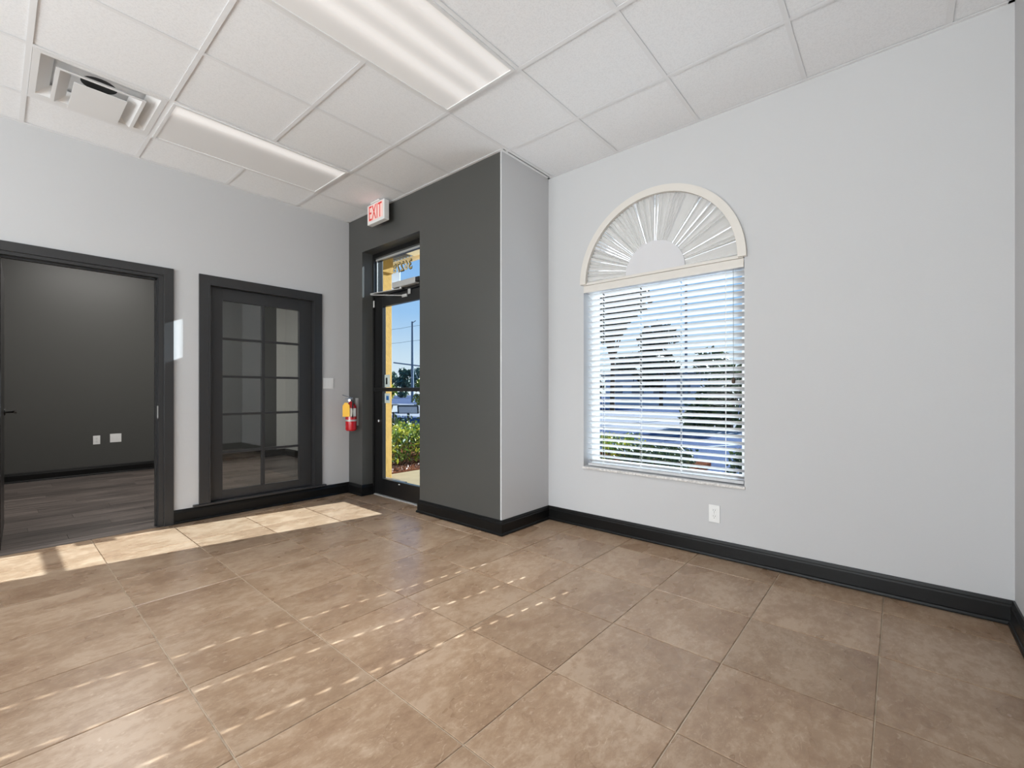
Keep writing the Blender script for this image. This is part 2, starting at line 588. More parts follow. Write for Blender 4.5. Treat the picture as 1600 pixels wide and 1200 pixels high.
for i in range(-11, 6):
    for j in range(-3, 9):
        x0, x1 = TX0 + T * i, TX0 + T * (i + 1)
        y0, y1 = TY0 + T * j, TY0 + T * (j + 1)
        xmax = XW if y0 < YN else 2.66
        x0, x1, y0, y1 = max(x0, XB), min(x1, xmax), max(y0, YR), min(y1, YL + 0.003)
        if x1 - x0 < 0.02 or y1 - y0 < 0.02:
            continue
        k = (round(x1 - x0, 3), round(y1 - y0, 3))
        if k not in tile_cache:
            tile_cache[k] = floor_tile_mesh(*k)
        o = bpy.data.objects.new('floor_tile', tile_cache[k])
        COL.objects.link(o)
        o.parent = floor
        o.location = (x0, y0, random.uniform(-0.0004, 0.0002))
# ---- walls
OY0, OY1, OZ0, OZS = 0.746, 1.937, 0.490, 1.955         # arched window opening
ARC, ARR = (OY0 + OY1) / 2, (OY1 - OY0) / 2
def arched_wall(x0, x1, ylo, yhi):
    m = MB()
    m.box(x0, x1, ylo, OY0, 0, TOP)
    m.box(x0, x1, OY1, yhi, 0, TOP)
    m.box(x0, x1, OY0, OY1, 0, OZ0)
    n = 32
    ys = [ARC - ARR * math.cos(math.pi * k / n) for k in range(n + 1)]
    zs = [OZS + ARR * math.sin(math.pi * k / n) for k in range(n + 1)]
    for k in range(n):
        for x in (x0, x1):
            m.quad((x, ys[k], zs[k]), (x, ys[k + 1], zs[k + 1]), (x, ys[k + 1], TOP), (x, ys[k], TOP))
        m.quad((x0, ys[k], zs[k]), (x0, ys[k + 1], zs[k + 1]), (x1, ys[k + 1], zs[k + 1]), (x1, ys[k], zs[k]))
    return m
sbuild(arched_wall(XW, XW + 0.20, YR - 0.12, YN), 'wall_front', 'wall_paint', 'light grey wall holding the arched window')
# entry wall with the door opening
DY0, DY1, DZ = 3.29, 4.258, 2.555
m = MB()
m.box(XD, 2.78, YN + 0.012, DY0, 0, TOP)
m.box(XD, 2.78, DY1, YL, 0, TOP)
m.box(XD, 2.78, DY0, DY1, DZ, TOP)
sbuild(m, 'wall_entry', 'dark_paint', 'dark charcoal painted wall around the glass entry door')
sbuild(MB().box(XD, XW + 0.2, YN, YN + 0.012, 0, TOP).box(2.78, XW + 0.2, YN + 0.012, YN + 0.2, 0, TOP), 'wall_return', 'wall_paint', 'narrow light grey return wall beside the window wall')
# left wall with doorway and interior window
WX0, WX1, WZ0, WZ1 = 1.216, 2.15, 0.12, 2.03            # interior window
HX0, HX1, HZ = -0.03, 0.893, 2.035
HXW = HX1 + 0.013                      # doorway
m = MB()
Y2 = YL + 0.12
m.box(XB, HX0, YL, Y2, 0, TOP).box(HX0, HXW, YL, Y2, HZ + 0.003, TOP).box(HXW, WX0, YL, Y2, 0, TOP)
m.box(WX0, WX1, YL, Y2, WZ1, TOP).box(WX0, WX1, YL, Y2, 0, WZ0).box(WX1, XD, YL, Y2, 0, TOP)
sbuild(m, 'wall_left', 'wall_paint', 'light grey wall with the office doorway and interior window')
RX0, RX1 = -2.70, -0.70
sbuild(MB().box(XB - 0.15, RX0, YR - 0.12, YR, 0, TOP).box(RX1, XW, YR - 0.12, YR, 0, TOP).box(RX0, RX1, YR - 0.12, YR, 0, 0.45).box(RX0, RX1, YR - 0.12, YR, 2.50, TOP), 'wall_right', 'wall_paint', 'light grey side wall at the right edge')
w4 = struct('added_window_right', 'added fill window in the right wall behind the camera', ((RX0 + RX1) / 2, YR, 0.45))  # made-up window, put in to carry the side fill light
for xx in (RX0, (RX0 + RX1) / 2 - 0.025, RX1 - 0.05):
    MB().box(xx, xx + 0.05, YR - 0.09, YR - 0.04, 0.45, 2.50).build('mullion', 'white_metal', w4)
for zz in (0.45, 2.45):
    MB().box(RX0 + 0.05, RX1 - 0.05, YR - 0.09, YR - 0.04, zz, zz + 0.05).build('rail', 'white_metal', w4)
MB().box(RX0 + 0.05, RX1 - 0.05, YR - 0.07, YR - 0.064, 0.50, 2.45).build('pane', 'pane_glass', w4)
# back wall behind the camera; its storefront window is added for fill light
m = MB()
BY0, BY1, BZ0, BZ1 = -0.25, 3.45, 0.30, 2.60
m.box(XB - 0.15, XB, YR, BY0, 0, TOP).box(XB - 0.15, XB, BY1, YL + 0.12, 0, TOP).box(XB - 0.15, XB, BY0, BY1, 0, BZ0).box(XB - 0.15, XB, BY0, BY1, BZ1, TOP)
sbuild(m, 'wall_back', 'wall_paint', 'light grey rear wall with an added window opening')
w3 = struct('added_window_rear', 'added wide fill window in the rear wall', (XB, 1.60, BZ0))
for yy in (BY0, 0.967, 2.183, BY1 - 0.05):
    MB().box(XB - 0.10, XB - 0.04, yy, yy + 0.05, BZ0, BZ1).build('mullion', 'black_aluminium', w3)
MB().box(XB - 0.10, XB - 0.04, BY0, BY1, BZ0, BZ0 + 0.05).build('bottom_rail', 'black_aluminium', w3)
MB().box(XB - 0.10, XB - 0.04, BY0, BY1, BZ1 - 0.05, BZ1).build('top_rail', 'black_aluminium', w3)
for k in range(3):
    MB().box(XB - 0.075, XB - 0.069, BY0 + 0.05 + 1.217 * k, BY0 + 1.217 + 1.217 * k, BZ0 + 0.05, BZ1 - 0.05).build('pane', 'pane_glass', w3)
# ---- ceiling
G = 0.6096
GX0, GY0 = 1.954, 1.638
ceil = sbuild(MB().box(XB - 0.15, XW + 0.2, YR - 0.12, 8.2, TOP, TOP + 0.1), 'ceiling', 'wall_paint', 'suspended ceiling of square white acoustic tiles')
xs = [GX0 + G * k for k in range(-11, 2)]
ys = [GY0 + G * k for k in range(-3, 5)]
def bar(name, x0, x1, y0, y1, z0=CE, h=0.0):
    b = MB().box(x0, x1, y0, y1, z0, z0 + 0.0012)
    if x1 - x0 > y1 - y0:
        c = (y0 + y1) / 2
        b.box(x0, x1, c - 0.001, c + 0.001, z0 + 0.0012, z0 + 0.035)
    else:
        c = (x0 + x1) / 2
        b.box(c - 0.001, c + 0.001, y0, y1, z0 + 0.0012, z0 + 0.035)
    return b.build(name, 'grid_white', ceil)
for x in xs:
    bar('grid_bar', x - 0.012, x + 0.012, YR, YN if x > XD else YL)
for y in ys:
    xe = XW if y < YN else XD
    pts = [XB] + [x for x in xs if x < xe] + [xe]
    for a, b in zip(pts[:-1], pts[1:]):
        bar('cross_bar', a + 0.012, b - 0.012 if b in xs else b, y - 0.012, y + 0.012)
def angle(name, x0, x1, y0, y1):
    MB().box(x0, x1, y0, y1, CE - 0.0008, CE + 0.001).build(name, 'grid_white', ceil)
angle('wall_angle', XB, XD, YL - 0.022, YL)
angle('wall_angle', XD - 0.022, XD, YN, YL)
angle('wall_angle', XD - 0.022, XW, YN - 0.022, YN)
angle('wall_angle', XW - 0.022, XW, YR, YN)
angle('wall_angle', XB, XW, YR, YR + 0.022)
# fixtures occupying cells (integer grid cells)
SKIP = {(-2, 0), (-1, 0), (-2, 3), (-1, 3), (-3, 3)}
ctiles = {}
for i in range(-11, 2):
    for j in range(-4, 5):
        if (i, j) in SKIP:
            continue
        x0, x1 = GX0 + G * i, GX0 + G * (i + 1)
        y0, y1 = GY0 + G * j, GY0 + G * (j + 1)
        if y0 >= YN - 0.1 and x0 > XD - 0.05:
            continue
        xe = XD if y0 > YN - 0.1 else XW
        x0, x1, y0, y1 = max(x0, XB), min(x1, xe), max(y0, YR), min(y1, YL)
        if x1 - x0 < 0.03 or y1 - y0 < 0.03:
            continue
        k = (round(x1 - x0, 3), round(y1 - y0, 3))
        if k not in ctiles:
            ctiles[k] = MB().box(0.003, k[0] - 0.003, 0.003, k[1] - 0.003, 0, 0.016)
            me = bpy.data.meshes.new('ceiling_tile')
            me.from_pydata(ctiles[k].v, [], ctiles[k].f)
            me.materials.append(MATS['acoustic_tile'])
            ctiles[k] = me
        o = bpy.data.objects.new('ceiling_tile', ctiles[k])
        COL.objects.link(o)
        o.parent = ceil
        o.location = (x0, y0, CE + 0.005)

# ---- baseboards
PROF = [(0, 0.004), (0.026, 0.004), (0.026, 0.010), (0.022, 0.019), (0.016, 0.022), (0.016, 0.086), (0.0125, 0.094), (0.0125, 0.100), (0.007, 0.114), (0, 0.115)]
def baseboard(path, names, cap0=True):
    """path of wall points, room on the right-hand side of travel"""
    P = [Vector((p[0], p[1])) for p in path]
    n = len(P)
    offs = []
    for i in range(n):
        dirs = []
        if i > 0: dirs.append((P[i] - P[i - 1]).normalized())
        if i < n - 1: dirs.append((P[i + 1] - P[i]).normalized())
        nr = [Vector((d.y, -d.x)) for d in dirs]
        if len(nr) == 1:
            offs.append(nr[0])
        else:
            s_ = nr[0] + nr[1]
            offs.append(s_ / (1 + nr[0].dot(nr[1])))
    for i in range(n - 1):
        m = MB()
        k = len(PROF)
        vs = [(P[a].x + offs[a].x * d, P[a].y + offs[a].y * d, z) for a in (i, i + 1) for d, z in PROF]
        fs = [(q, (q + 1) % k, k + (q + 1) % k, k + q) for q in range(k)] + [tuple(range(k)), tuple(range(k, 2 * k))[::-1]]
        m.add(vs, fs)
        sbuild(m, names[i], 'trim_black')
baseboard([(0.968, YL), (XD, YL), (XD, DY1), (2.652, DY1)], ['baseboard_left', 'baseboard_entry', 'baseboard_jamb'])
baseboard([(2.652, DY0), (XD, DY0), (XD, YN), (XW, YN), (XW, YR), (XB, YR)], ['baseboard_reveal', 'baseboard_pier', 'baseboard_return', 'baseboard_front', 'baseboard_right'])
baseboard([(XB, YL), (-0.105, YL)], ['baseboard_rear'])

# ================================================================== office beyond the left wall
OB, OXR, OXL = 8.0, 3.293, -1.6
OE = 3.0
sbuild(MB().box(OXL, OXR, YL + 0.003, OB, -0.10, -0.004), 'floor_office', 'slot_dark', 'dark wood plank floor of the office')
flo = bpy.data.objects['floor_office']
planks = {}
PW, PL = 0.152, 1.22
row = 0
y = YL + 0.004
while y < OB - 0.02:
    d = min(PW, OB - y)
    x = OXL - (row * 0.47 % PL)
    while x < OXR:
        x0, x1 = max(x, OXL), min(x + PL, OXR)
        if x1 - x0 > 0.02:
            k = (round(x1 - x0, 3), round(d, 3))
            if k not in planks:
                b = MB().box(0.0007, k[0] - 0.0007, 0.0007, k[1] - 0.0007, -0.004, 0)
                me = bpy.data.meshes.new('floor_plank')
                me.from_pydata(b.v, [], b.f)
                me.materials.append(MATS['plank_wood'])
                planks[k] = me
            o = bpy.data.objects.new('floor_plank', planks[k])
            COL.objects.link(o)
            o.parent = flo
            o.location = (x0, y, 0)
        x += PL
    y += PW
    row += 1
mat('office_grey', srgb(196, 195, 190), 0.7, spec=0.2)
sbuild(MB().box(OXL, 3.146, OB, OB + 0.12, 0, TOP), 'wall_office_far', 'dark_paint', 'dark grey far wall of the office')
sbuild(MB().box(3.146, OXR, OB - 0.004, OB + 0.12, 0, TOP), 'wall_office_corner', 'office_grey', 'pale strip of wall in the office corner')
sbuild(MB().box(OXR, OXR + 0.09, 5.2, OB + 0.12, 0, TOP), 'wall_office_right', 'office_grey', 'pale side wall of the office')
sbuild(MB().box(2.78, 3.38, 5.0, 5.2, 0, TOP).box(2.66, 2.78, YL, 5.2, 0, TOP), 'wall_office_porch', 'office_grey', 'office wall beside the porch')
sbuild(MB().box(OXL - 0.12, OXL, YL + 0.12, OB + 0.12, 0, TOP), 'wall_office_left', 'dark_paint', 'dark side wall of the office out of view')
baseboard([(OXL, OB), (OXR, OB), (OXR, 5.2)], ['baseboard_office_far', 'baseboard_office_right'])
od = bpy.data.lights.new('office_fill', 'AREA')
od.shape = 'RECTANGLE'; od.size = 1.2; od.size_y = 0.6; od.energy = OFFICE_W; od.color = (1.0, 0.97, 0.93)
of = thing('added_office_light', 'added ceiling light brightening the dark office, out of sight above the doorway', 'light', (1.0, 6.2, TOP - 0.06))  # unseen fixture made up to brighten the office
MB().box(0.37, 1.63, 5.87, 6.53, TOP - 0.06, TOP).build('housing', 'white_metal', of)
ol = bpy.data.objects.new('office_fill', od)
COL.objects.link(ol)
ol.parent = of
ol.location = (0, 0, -0.02)

# ================================================================== doorway trim, office door
tr = struct('trim_1', 'dark charcoal casing around the office doorway', (0.43, YL, 0))
def casing(parent, x0, x1, z1, z0, w, names, d=0.020):
    """flat casing around an opening x0..x1 up to z1, standing proud of the left wall"""
    for s_, xa in ((-1, x0), (1, x1)):
        a, b = (xa - w, xa) if s_ < 0 else (xa, xa + w)
        m = MB()
        m.box(a, b, YL - d, YL, z0, z1 + w, 0.002)
        m.build(names + '_side', 'trim_charcoal', parent)
    MB().box(x0, x1, YL - d, YL, z1, z1 + w, 0.002).build(names + '_head', 'trim_charcoal', parent)
casing(tr, HX0 + 0.012, HX1 + 0.013, HZ + 0.003, 0.0, 0.064, 'casing')
for a, b in ((HX0, HX0 + 0.02), (HX1 - 0.02, HX1 + 0.0128)):
    MB().box(a, b, YL - 0.006, YL + 0.125, 0, HZ).build('jamb', 'trim_charcoal', tr)
MB().box(HX0 + 0.02, HX1 - 0.02, YL - 0.006, YL + 0.125, HZ - 0.02, HZ + 0.0028).build('jamb_head', 'trim_charcoal', tr)
MB().box(HX1 - 0.032, HX1 - 0.02, YL + 0.05, YL + 0.085, 0, HZ - 0.02).build('door_stop', 'trim_charcoal', tr)
MB().box(HX0 + 0.02, HX1 - 0.02, YL + 0.05, YL + 0.085, HZ - 0.032, HZ - 0.02).build('door_stop', 'trim_charcoal', tr)
MB().box(HX1 - 0.0225, HX1 - 0.0195, YL + 0.010, YL + 0.036, 0.88, 0.98).build('strike_plate', 'grey_metal', tr)
# office door, standing open against the office
d2 = struct('door_2', 'black office door standing open at the left edge', (HX0 + 0.022, YL + 0.13, 0.01))
A = math.atan2(0.026, 0.88)
R = Matrix.Translation((HX0 + 0.022, YL + 0.13, 0.01)) @ Matrix.Rotation(-A, 4, 'Z')
def dpart(mb, name, mm, sm=False):
    return mb.xf(R).build(name, mm, d2, smooth=sm)
dpart(MB().box(0, 0.042, 0, 0.88, 0, 2.01, 0.002), 'leaf', 'black_aluminium')
dpart(MB().tube([(0.040, 0.815, 0.92), (0.050, 0.815, 0.92)], 0.027, 16), 'rose', 'black_aluminium', True)
dpart(MB().tube([(0.048, 0.815, 0.92), (0.085, 0.815, 0.92), (0.098, 0.808, 0.921), (0.104, 0.790, 0.922), (0.104, 0.71, 0.916)], [0.009, 0.009, 0.010, 0.010, 0.008], 10), 'lever', 'black_aluminium', True)
dpart(MB().box(0.005, 0.037, 0.879, 0.882, 0.86, 0.98), 'latch_plate', 'grey_metal')

# ================================================================== interior window (window_2): french panes in dark casing
w2 = struct('window_2', 'dark framed interior window of ten panes looking into the office', (1.68, YL, WZ0))
casing(w2, WX0 + 0.006, WX1 - 0.004, WZ1 - 0.004, 0.135, 0.075, 'casing')
for s_ in (0, 1):
    a = WX0 + 0.001 if s_ == 0 else WX1 - 0.013
    MB().box(a, a + 0.012, YL - 0.024, YL + 0.10, WZ0, WZ1).build('jamb', 'trim_charcoal', w2)
MB().box(WX0 + 0.013, WX1 - 0.013, YL - 0.024, YL + 0.10, WZ1 - 0.013, WZ1).build('jamb_head', 'trim_charcoal', w2)
MB().box(1.105, 2.262, YL - 0.034, YL + 0.10, 0.1165, 0.135, 0.004).build('ledge', 'trim_charcoal', w2)
SY0, SY1 = YL + 0.035, YL + 0.072
sx0, sx1, sz0, sz1 = WX0 + 0.016, WX1 - 0.016, 0.137, WZ1 - 0.016
gx0, gx1, gz0, gz1 = 1.337, 2.012, 0.212, 1.908
sash = MB().box(sx0, gx0, SY0, SY1, sz0, sz1, 0.002).build('stile', 'trim_charcoal', w2)
MB().box(gx1, sx1, SY0, SY1, sz0, sz1, 0.002).build('stile', 'trim_charcoal', w2)
MB().box(gx0, gx1, SY0, SY1, sz0, gz0, 0.002).build('bottom_rail', 'trim_charcoal', w2)
MB().box(gx0, gx1, SY0, SY1, gz1, sz1, 0.002).build('top_rail', 'trim_charcoal', w2)
mx_ = 1.676
MB().box(mx_ - 0.014, mx_ + 0.014, SY0 + 0.003, SY1 - 0.003, gz0, gz1, 0.003).build('vertical_muntin', 'trim_charcoal', w2)
gh = (gz1 - gz0) / 5
for k in range(1, 5):
    zz = gz0 + gh * k
    for a, b in ((gx0, mx_ - 0.014), (mx_ + 0.014, gx1)):
        MB().box(a, b, SY0 + 0.005, SY1 - 0.005, zz - 0.011, zz + 0.011, 0.003).build('muntin', 'trim_charcoal', w2)
for k in range(5):
    za, zb = gz0 + gh * k + (0.011 if k else 0), gz0 + gh * (k + 1) - (0.011 if k < 4 else 0)
    for a, b in ((gx0, mx_ - 0.014), (mx_ + 0.014, gx1)):
        MB().box(a, b, SY0 + 0.017, SY0 + 0.020, za, zb).build('pane', 'office_glass', w2)

# ================================================================== entry door (door_1)
FX0, FX1 = 2.652, 2.765          # aluminium frame depth
d1 = struct('door_1', 'black aluminium glass entry door with transom', (FX0, (DY0 + DY1) / 2, 0))
FW = 0.018
MB().box(FX0, FX1, DY1 - FW, DY1, 0, DZ, 0.002).build('frame_jamb', 'black_aluminium', d1)
MB().box(FX0, FX1, DY0, DY0 + FW, 0, DZ, 0.002).build('frame_jamb', 'black_aluminium', d1)
MB().box(FX0, FX1, DY0 + FW, DY1 - FW, 2.508, DZ, 0.002).build('frame_head', 'black_aluminium', d1)
MB().box(FX0, FX1, DY0 + FW, DY1 - FW, 2.10, 2.135, 0.002).build('transom_bar', 'black_aluminium', d1)
MB().box(FX0, FX1 + 0.03, DY0 + FW, DY1 - FW, 0.0, 0.010, 0.002).build('threshold', 'grey_metal', d1)
MB().box(2.700, 2.706, DY0 + FW, DY1 - FW, 2.135, 2.508).build('transom_pane', 'pane_glass', d1)
MB().box(2.682, 2.700, DY0 + FW, DY1 - FW, 2.490, 2.508, 0.002).build('glazing_bead', 'grey_metal', d1)
MB().box(2.692, 2.700, DY1 - FW - 0.005, DY1 - FW, 2.135, 2.490, 0.001).build('glazing_bead', 'grey_metal', d1)
LY0, LY1 = DY0 + FW + 0.004, DY1 - FW - 0.004
LX0, LX1 = 2.668, 2.712
GY_0, GY_1 = 3.425, 4.100
MB().box(LX0, LX1, GY_1, LY1, 0.014, 2.096, 0.003).build('stile', 'black_aluminium', d1)
MB().box(LX0, LX1, LY0, GY_0, 0.014, 2.096, 0.003).build('stile', 'black_aluminium', d1)
MB().box(LX0, LX1, GY_0, GY_1, 0.014, 0.182, 0.003).build('bottom_rail', 'black_aluminium', d1)
MB().box(LX0, LX1, GY_0, GY_1, 1.984, 2.096, 0.003).build('top_rail', 'black_aluminium', d1)
MB().box(2.687, 2.693, GY_0, GY_1, 0.182, 1.984).build('pane', 'pane_glass', d1)
MB().box(2.640, 2.655, LY0 + 0.03, LY1 - 0.02, 1.096, 1.134, 0.004).build('push_bar', 'black_aluminium', d1)
for yy in (LY0 + 0.05, LY1 - 0.05):
    MB().box(2.650, 2.670, yy - 0.015, yy + 0.015, 1.100, 1.130, 0.003).build('bar_bracket', 'black_aluminium', d1)
MB().tube([(2.655, 4.150, 0.785), (2.670, 4.150, 0.785)], 0.016, 14).build('thumb_turn_rose', 'chrome', d1, smooth=True)
MB().box(2.645, 2.656, 4.146, 4.154, 0.772, 0.798, 0.002).build('thumb_turn', 'chrome', d1)
MB().tube([(2.655, DY1 - FW - 0.004, 1.99), (2.655, DY1 - FW - 0.004, 2.06)], 0.009, 10).build('pivot', 'grey_metal', d1, smooth=True)
MB().box(2.6655, 2.668, 3.79, 3.81, 0.155, 0.165).build('rail_tag', 'paper_white', d1)
# door closer on the transom bar
cl = MB().box(2.605, 2.668, 3.46, 3.84, 2.125, 2.185, 0.012).build('closer_body', 'grey_metal', d1)
MB().box(2.655, 2.660, 3.60, 3.64, 2.05, 2.125).build('closer_bracket', 'grey_metal', cl)
MB().tube([(2.630, 3.72, 2.128), (2.630, 3.72, 2.108)], 0.014, 12).build('closer_spindle', 'grey_metal', cl, smooth=True)
MB().box(2.605, 2.660, 3.40, 3.46, 2.135, 2.180, 0.006).build('closer_cap', 'black_aluminium', cl)
m = MB().box(-0.215, 0.215, -0.011, 0.011, -0.004, 0.004, 0.001)
p0, p1 = Vector((2.63, 3.72, 2.110)), Vector((2.56, 4.13, 2.105))
def bar_between(a, b, w=0.022, t=0.008):
    d = b - a
    mm = MB().box(-0.01, d.length + 0.01, -w / 2, w / 2, -t / 2, t / 2, 0.0015)
    q = d.to_track_quat('X', 'Z').to_matrix().to_4x4()
    return mm.xf(Matrix.Translation(a) @ q)
bar_between(p0, p1).build('closer_arm', 'grey_metal', cl)
bar_between(Vector((2.66, 3.70, 2.045)), Vector((2.56, 4.13, 2.094)), 0.016).build('closer_arm', 'grey_metal', cl)
MB().box(2.655, 2.668, 3.66, 3.74, 2.03, 2.06, 0.003).build('arm_shoe', 'grey_metal', cl)
# address numerals on the transom glass (read from outside, so mirrored indoors)
def decal(txt, size, bold, x, yc, zc, name, mm, sx=1.0, thick=0.0004):
    vs, fs = text_mesh(txt, size, thick, bold)
    mb = MB().add([(x + v[2], yc + v[0] * sx, zc + v[1]) for v in vs], fs)
    return mb.build(name, mm, d1)
decal('36278', 0.135, 0.006, 2.7075, 3.80, 2.355, 'address_outline', 'decal_dark', 0.98)
decal('36278', 0.135, -0.002, 2.7065, 3.80, 2.355, 'address_numerals', 'gold_leaf', 0.98)
decal('36278', 0.135, -0.002, 2.6990, 3.80, 2.355, 'address_numerals', 'gold_leaf', 0.98)
# notice and sticker on the door glass
nt_ = MB().box(2.6938, 2.6946, 4.00, 4.095, 1.14, 1.27).build('notice', 'paper_white', d1)
MB().box(2.6930, 2.6938, 4.045, 4.075, 1.17, 1.24).build('notice_print', 'slot_dark', nt_)
st = MB().box(2.6938, 2.6946, 4.00, 4.095, 0.975, 1.075).build('sticker', 'paper_white', d1)
MB().box(2.6930, 2.6938, 4.022, 4.066, 1.005, 1.050).build('sticker_emblem', 'sticker_blue', st)

# ================================================================== ceiling fixtures
def troffer(i, j, label, lens, watts):
    x0, x1 = GX0 + G * i + 0.013, GX0 + G * (i + 2) - 0.013
    y0, y1 = GY0 + G * j + 0.013, GY0 + G * (j + 1) - 0.013
    t = thing('ceiling_light', label, 'light', ((x0 + x1) / 2, (y0 + y1) / 2, CE - 0.006), 'recessed troffer lights in the ceiling grid')
    z0, z1 = CE - 0.006, CE + 0.006
    w = 0.018
    f = MB()
    f.box(x0, x1, y0, y0 + w, z0, z1).box(x0, x1, y1 - w, y1, z0, z1).box(x0, x0 + w, y0 + w, y1 - w, z0, z1).box(x1 - w, x1, y0 + w, y1 - w, z0, z1)
    f.build('door_frame', 'white_metal', t)
    MB().box(x0 + w, x1 - w, y0 + w, y1 - w, CE - 0.001, CE + 0.002).build('lens', lens, t)
    h = MB().box(x0, x1, y0, y1, CE + 0.08, CE + 0.085)
    h.box(x0, x0 + .003, y0, y1, z1, CE + .08).box(x1 - .003, x1, y0, y1, z1, CE + .08).box(x0, x1, y0, y0 + .003, z1, CE + .08).box(x0, x1, y1 - .003, y1, z1, CE + .08)
    h.build('housing', 'white_metal', t)
    l = bpy.data.lights.new('troffer_lamp', 'AREA')
    l.shape = 'RECTANGLE'; l.size = x1 - x0 - 0.06; l.size_y = y1 - y0 - 0.06
    l.energy = watts
    l.color = (0.94, 0.975, 1.0)
    l.spread = math.radians(88)
    if watts <= 0:
        return
    lo = bpy.data.objects.new('troffer_lamp', l)
    COL.objects.link(lo)
    lo.parent = t
    lo.location = (0, 0, -0.004)
y0 = GY0
lens_mat('lens_lit', y0, y0 + G, [(0.66, 1.0), (0.40, 1.0), (0.12, 0.9)], 0.22, 0.47)
lens_mat('lens_dim', GY0 + 3 * G, GY0 + 4 * G, [(0.16, 1.0)], 0.12, 0.52, 0.075)
troffer(-2, 0, 'large glowing rectangular ceiling light nearest the camera', 'lens_lit', TROFFER_W)
troffer(-2, 3, 'dimmer rectangular ceiling light between the air vent and entry wall', 'lens_dim', 0)
# air diffuser
vx0, vx1 = GX0 - 3 * G + 0.013, GX0 - 2 * G - 0.013
vy0, vy1 = GY0 + 3 * G + 0.013, GY0 + 4 * G - 0.013
vt = thing('air_diffuser', 'white square ceiling air vent with nested louvres', 'vent', ((vx0 + vx1) / 2, (vy0 + vy1) / 2, CE - 0.02))
MB().box(vx0, vx1, vy0, vy1, CE + 0.065, CE + 0.07).build('backing', 'white_metal', vt)
wl = MB()
wl.box(vx0, vx0 + .003, vy0, vy1, CE, CE + .065).box(vx1 - .003, vx1, vy0, vy1, CE, CE + .065).box(vx0, vx1, vy0, vy0 + .003, CE, CE + .065).box(vx0, vx1, vy1 - .003, vy1, CE, CE + .065)
wl.build('neck', 'white_metal', vt)
MB().tube([((vx0 + vx1) / 2, (vy0 + vy1) / 2 - 0.02, CE + 0.0649), ((vx0 + vx1) / 2, (vy0 + vy1) / 2 - 0.02, CE + 0.064)], 0.085, 24).build('duct_opening', 'duct_dark', vt)
fr = MB()
fw = 0.030
fr.box(vx0, vx1, vy1 - 0.055, vy1, CE - 0.002, CE + 0.002).box(vx0, vx1, vy0, vy0 + fw, CE - 0.002, CE + 0.002).box(vx0, vx0 + fw, vy0 + fw, vy1 - .055, CE - 0.002, CE + 0.002).box(vx1 - fw, vx1, vy0 + fw, vy1 - .055, CE - 0.002, CE + 0.002)
fr.build('frame', 'white_metal', vt)
def louvre_u(ax0, ax1, ay0, ay1, run, z_lo, z_hi, name):
    """three-sided louvre: low flat lip outside, rising inwards; open at the wall side"""
    m = MB()
    t = 0.0015
    def strip(lo0, lo1, hi1, hi0):
        for dz in (0,):
            m.quad(lo0, lo1, hi1, hi0)
            m.quad(*[(p[0], p[1], p[2] + t) for p in (lo0, lo1, hi1, hi0)])
    A_, B_, C_, D_ = (ax0, ay1), (ax0, ay0), (ax1, ay0), (ax1, ay1)
    a, b, c, d = (ax0 + run, ay1), (ax0 + run, ay0 + run), (ax1 - run, ay0 + run), (ax1 - run, ay1)
    for (o0, o1, i1, i0) in ((A_, B_, b, a), (B_, C_, c, b), (C_, D_, d, c)):
        strip((*o0, z_hi), (*o1, z_hi), (*i1, z_lo), (*i0, z_lo))
    return m
# outer funnel from the frame upwards, then two stepped vanes
L1 = louvre_u(vx0 + fw, vx1 - fw, vy0 + fw, vy1 - 0.05, 0.058, CE + 0.045, CE + 0.001, 'louvre')
L1.build('louvre', 'white_metal', vt)
MB().prism([(vy1 - 0.055, CE + 0.0005), (vy1 - 0.120, CE + 0.050), (vy1 - 0.055, CE + 0.050)], vx0 + fw, vx1 - fw, 'x').build('end_ramp', 'white_metal', vt)
def vane(a, dz0, name):
    m = MB()
    ax0, ax1, ay0, ay1 = vx0 + a, vx1 - a, vy0 + a, vy1 - 0.052
    w_, s_ = 0.018, 0.052
    zl = CE - dz0
    # flat lip
    m.box(ax0, ax1, ay0, ay0 + w_, zl, zl + 0.002)
    m.box(ax0, ax0 + w_, ay0 + w_, ay1, zl, zl + 0.002)
    m.box(ax1 - w_, ax1, ay0 + w_, ay1, zl, zl + 0.002)
    # curved rise
    zh = zl + 0.045
    A_, B_, C_, D_ = (ax0 + w_, ay1), (ax0 + w_, ay0 + w_), (ax1 - w_, ay0 + w_), (ax1 - w_, ay1)
    q = w_ + s_
    a2, b2, c2, d2_ = (ax0 + q, ay1), (ax0 + q, ay0 + q), (ax1 - q, ay0 + q), (ax1 - q, ay1)
    for (o0, o1, i1, i0) in ((A_, B_, b2, a2), (B_, C_, c2, b2), (C_, D_, d2_, c2)):
        m.quad((*o0, zl + .001), (*o1, zl + .001), (*i1, zh), (*i0, zh))
    m.build(name, 'white_metal', vt)
vane(0.092, 0.014, 'vane')
ax = 0.172
MB().box(vx0 + ax, vx1 - ax, vy0 + ax, vy1 - 0.052, CE - 0.022, CE - 0.019, 0.001).build('centre_plate', 'white_metal', vt)
for hx in (vx0 + ax + .05, vx1 - ax - .05):
    MB().box(hx - .002, hx + .002, vy1 - .15, vy1 - .1, CE - .013, CE + .065).build('hanger', 'white_metal', vt)
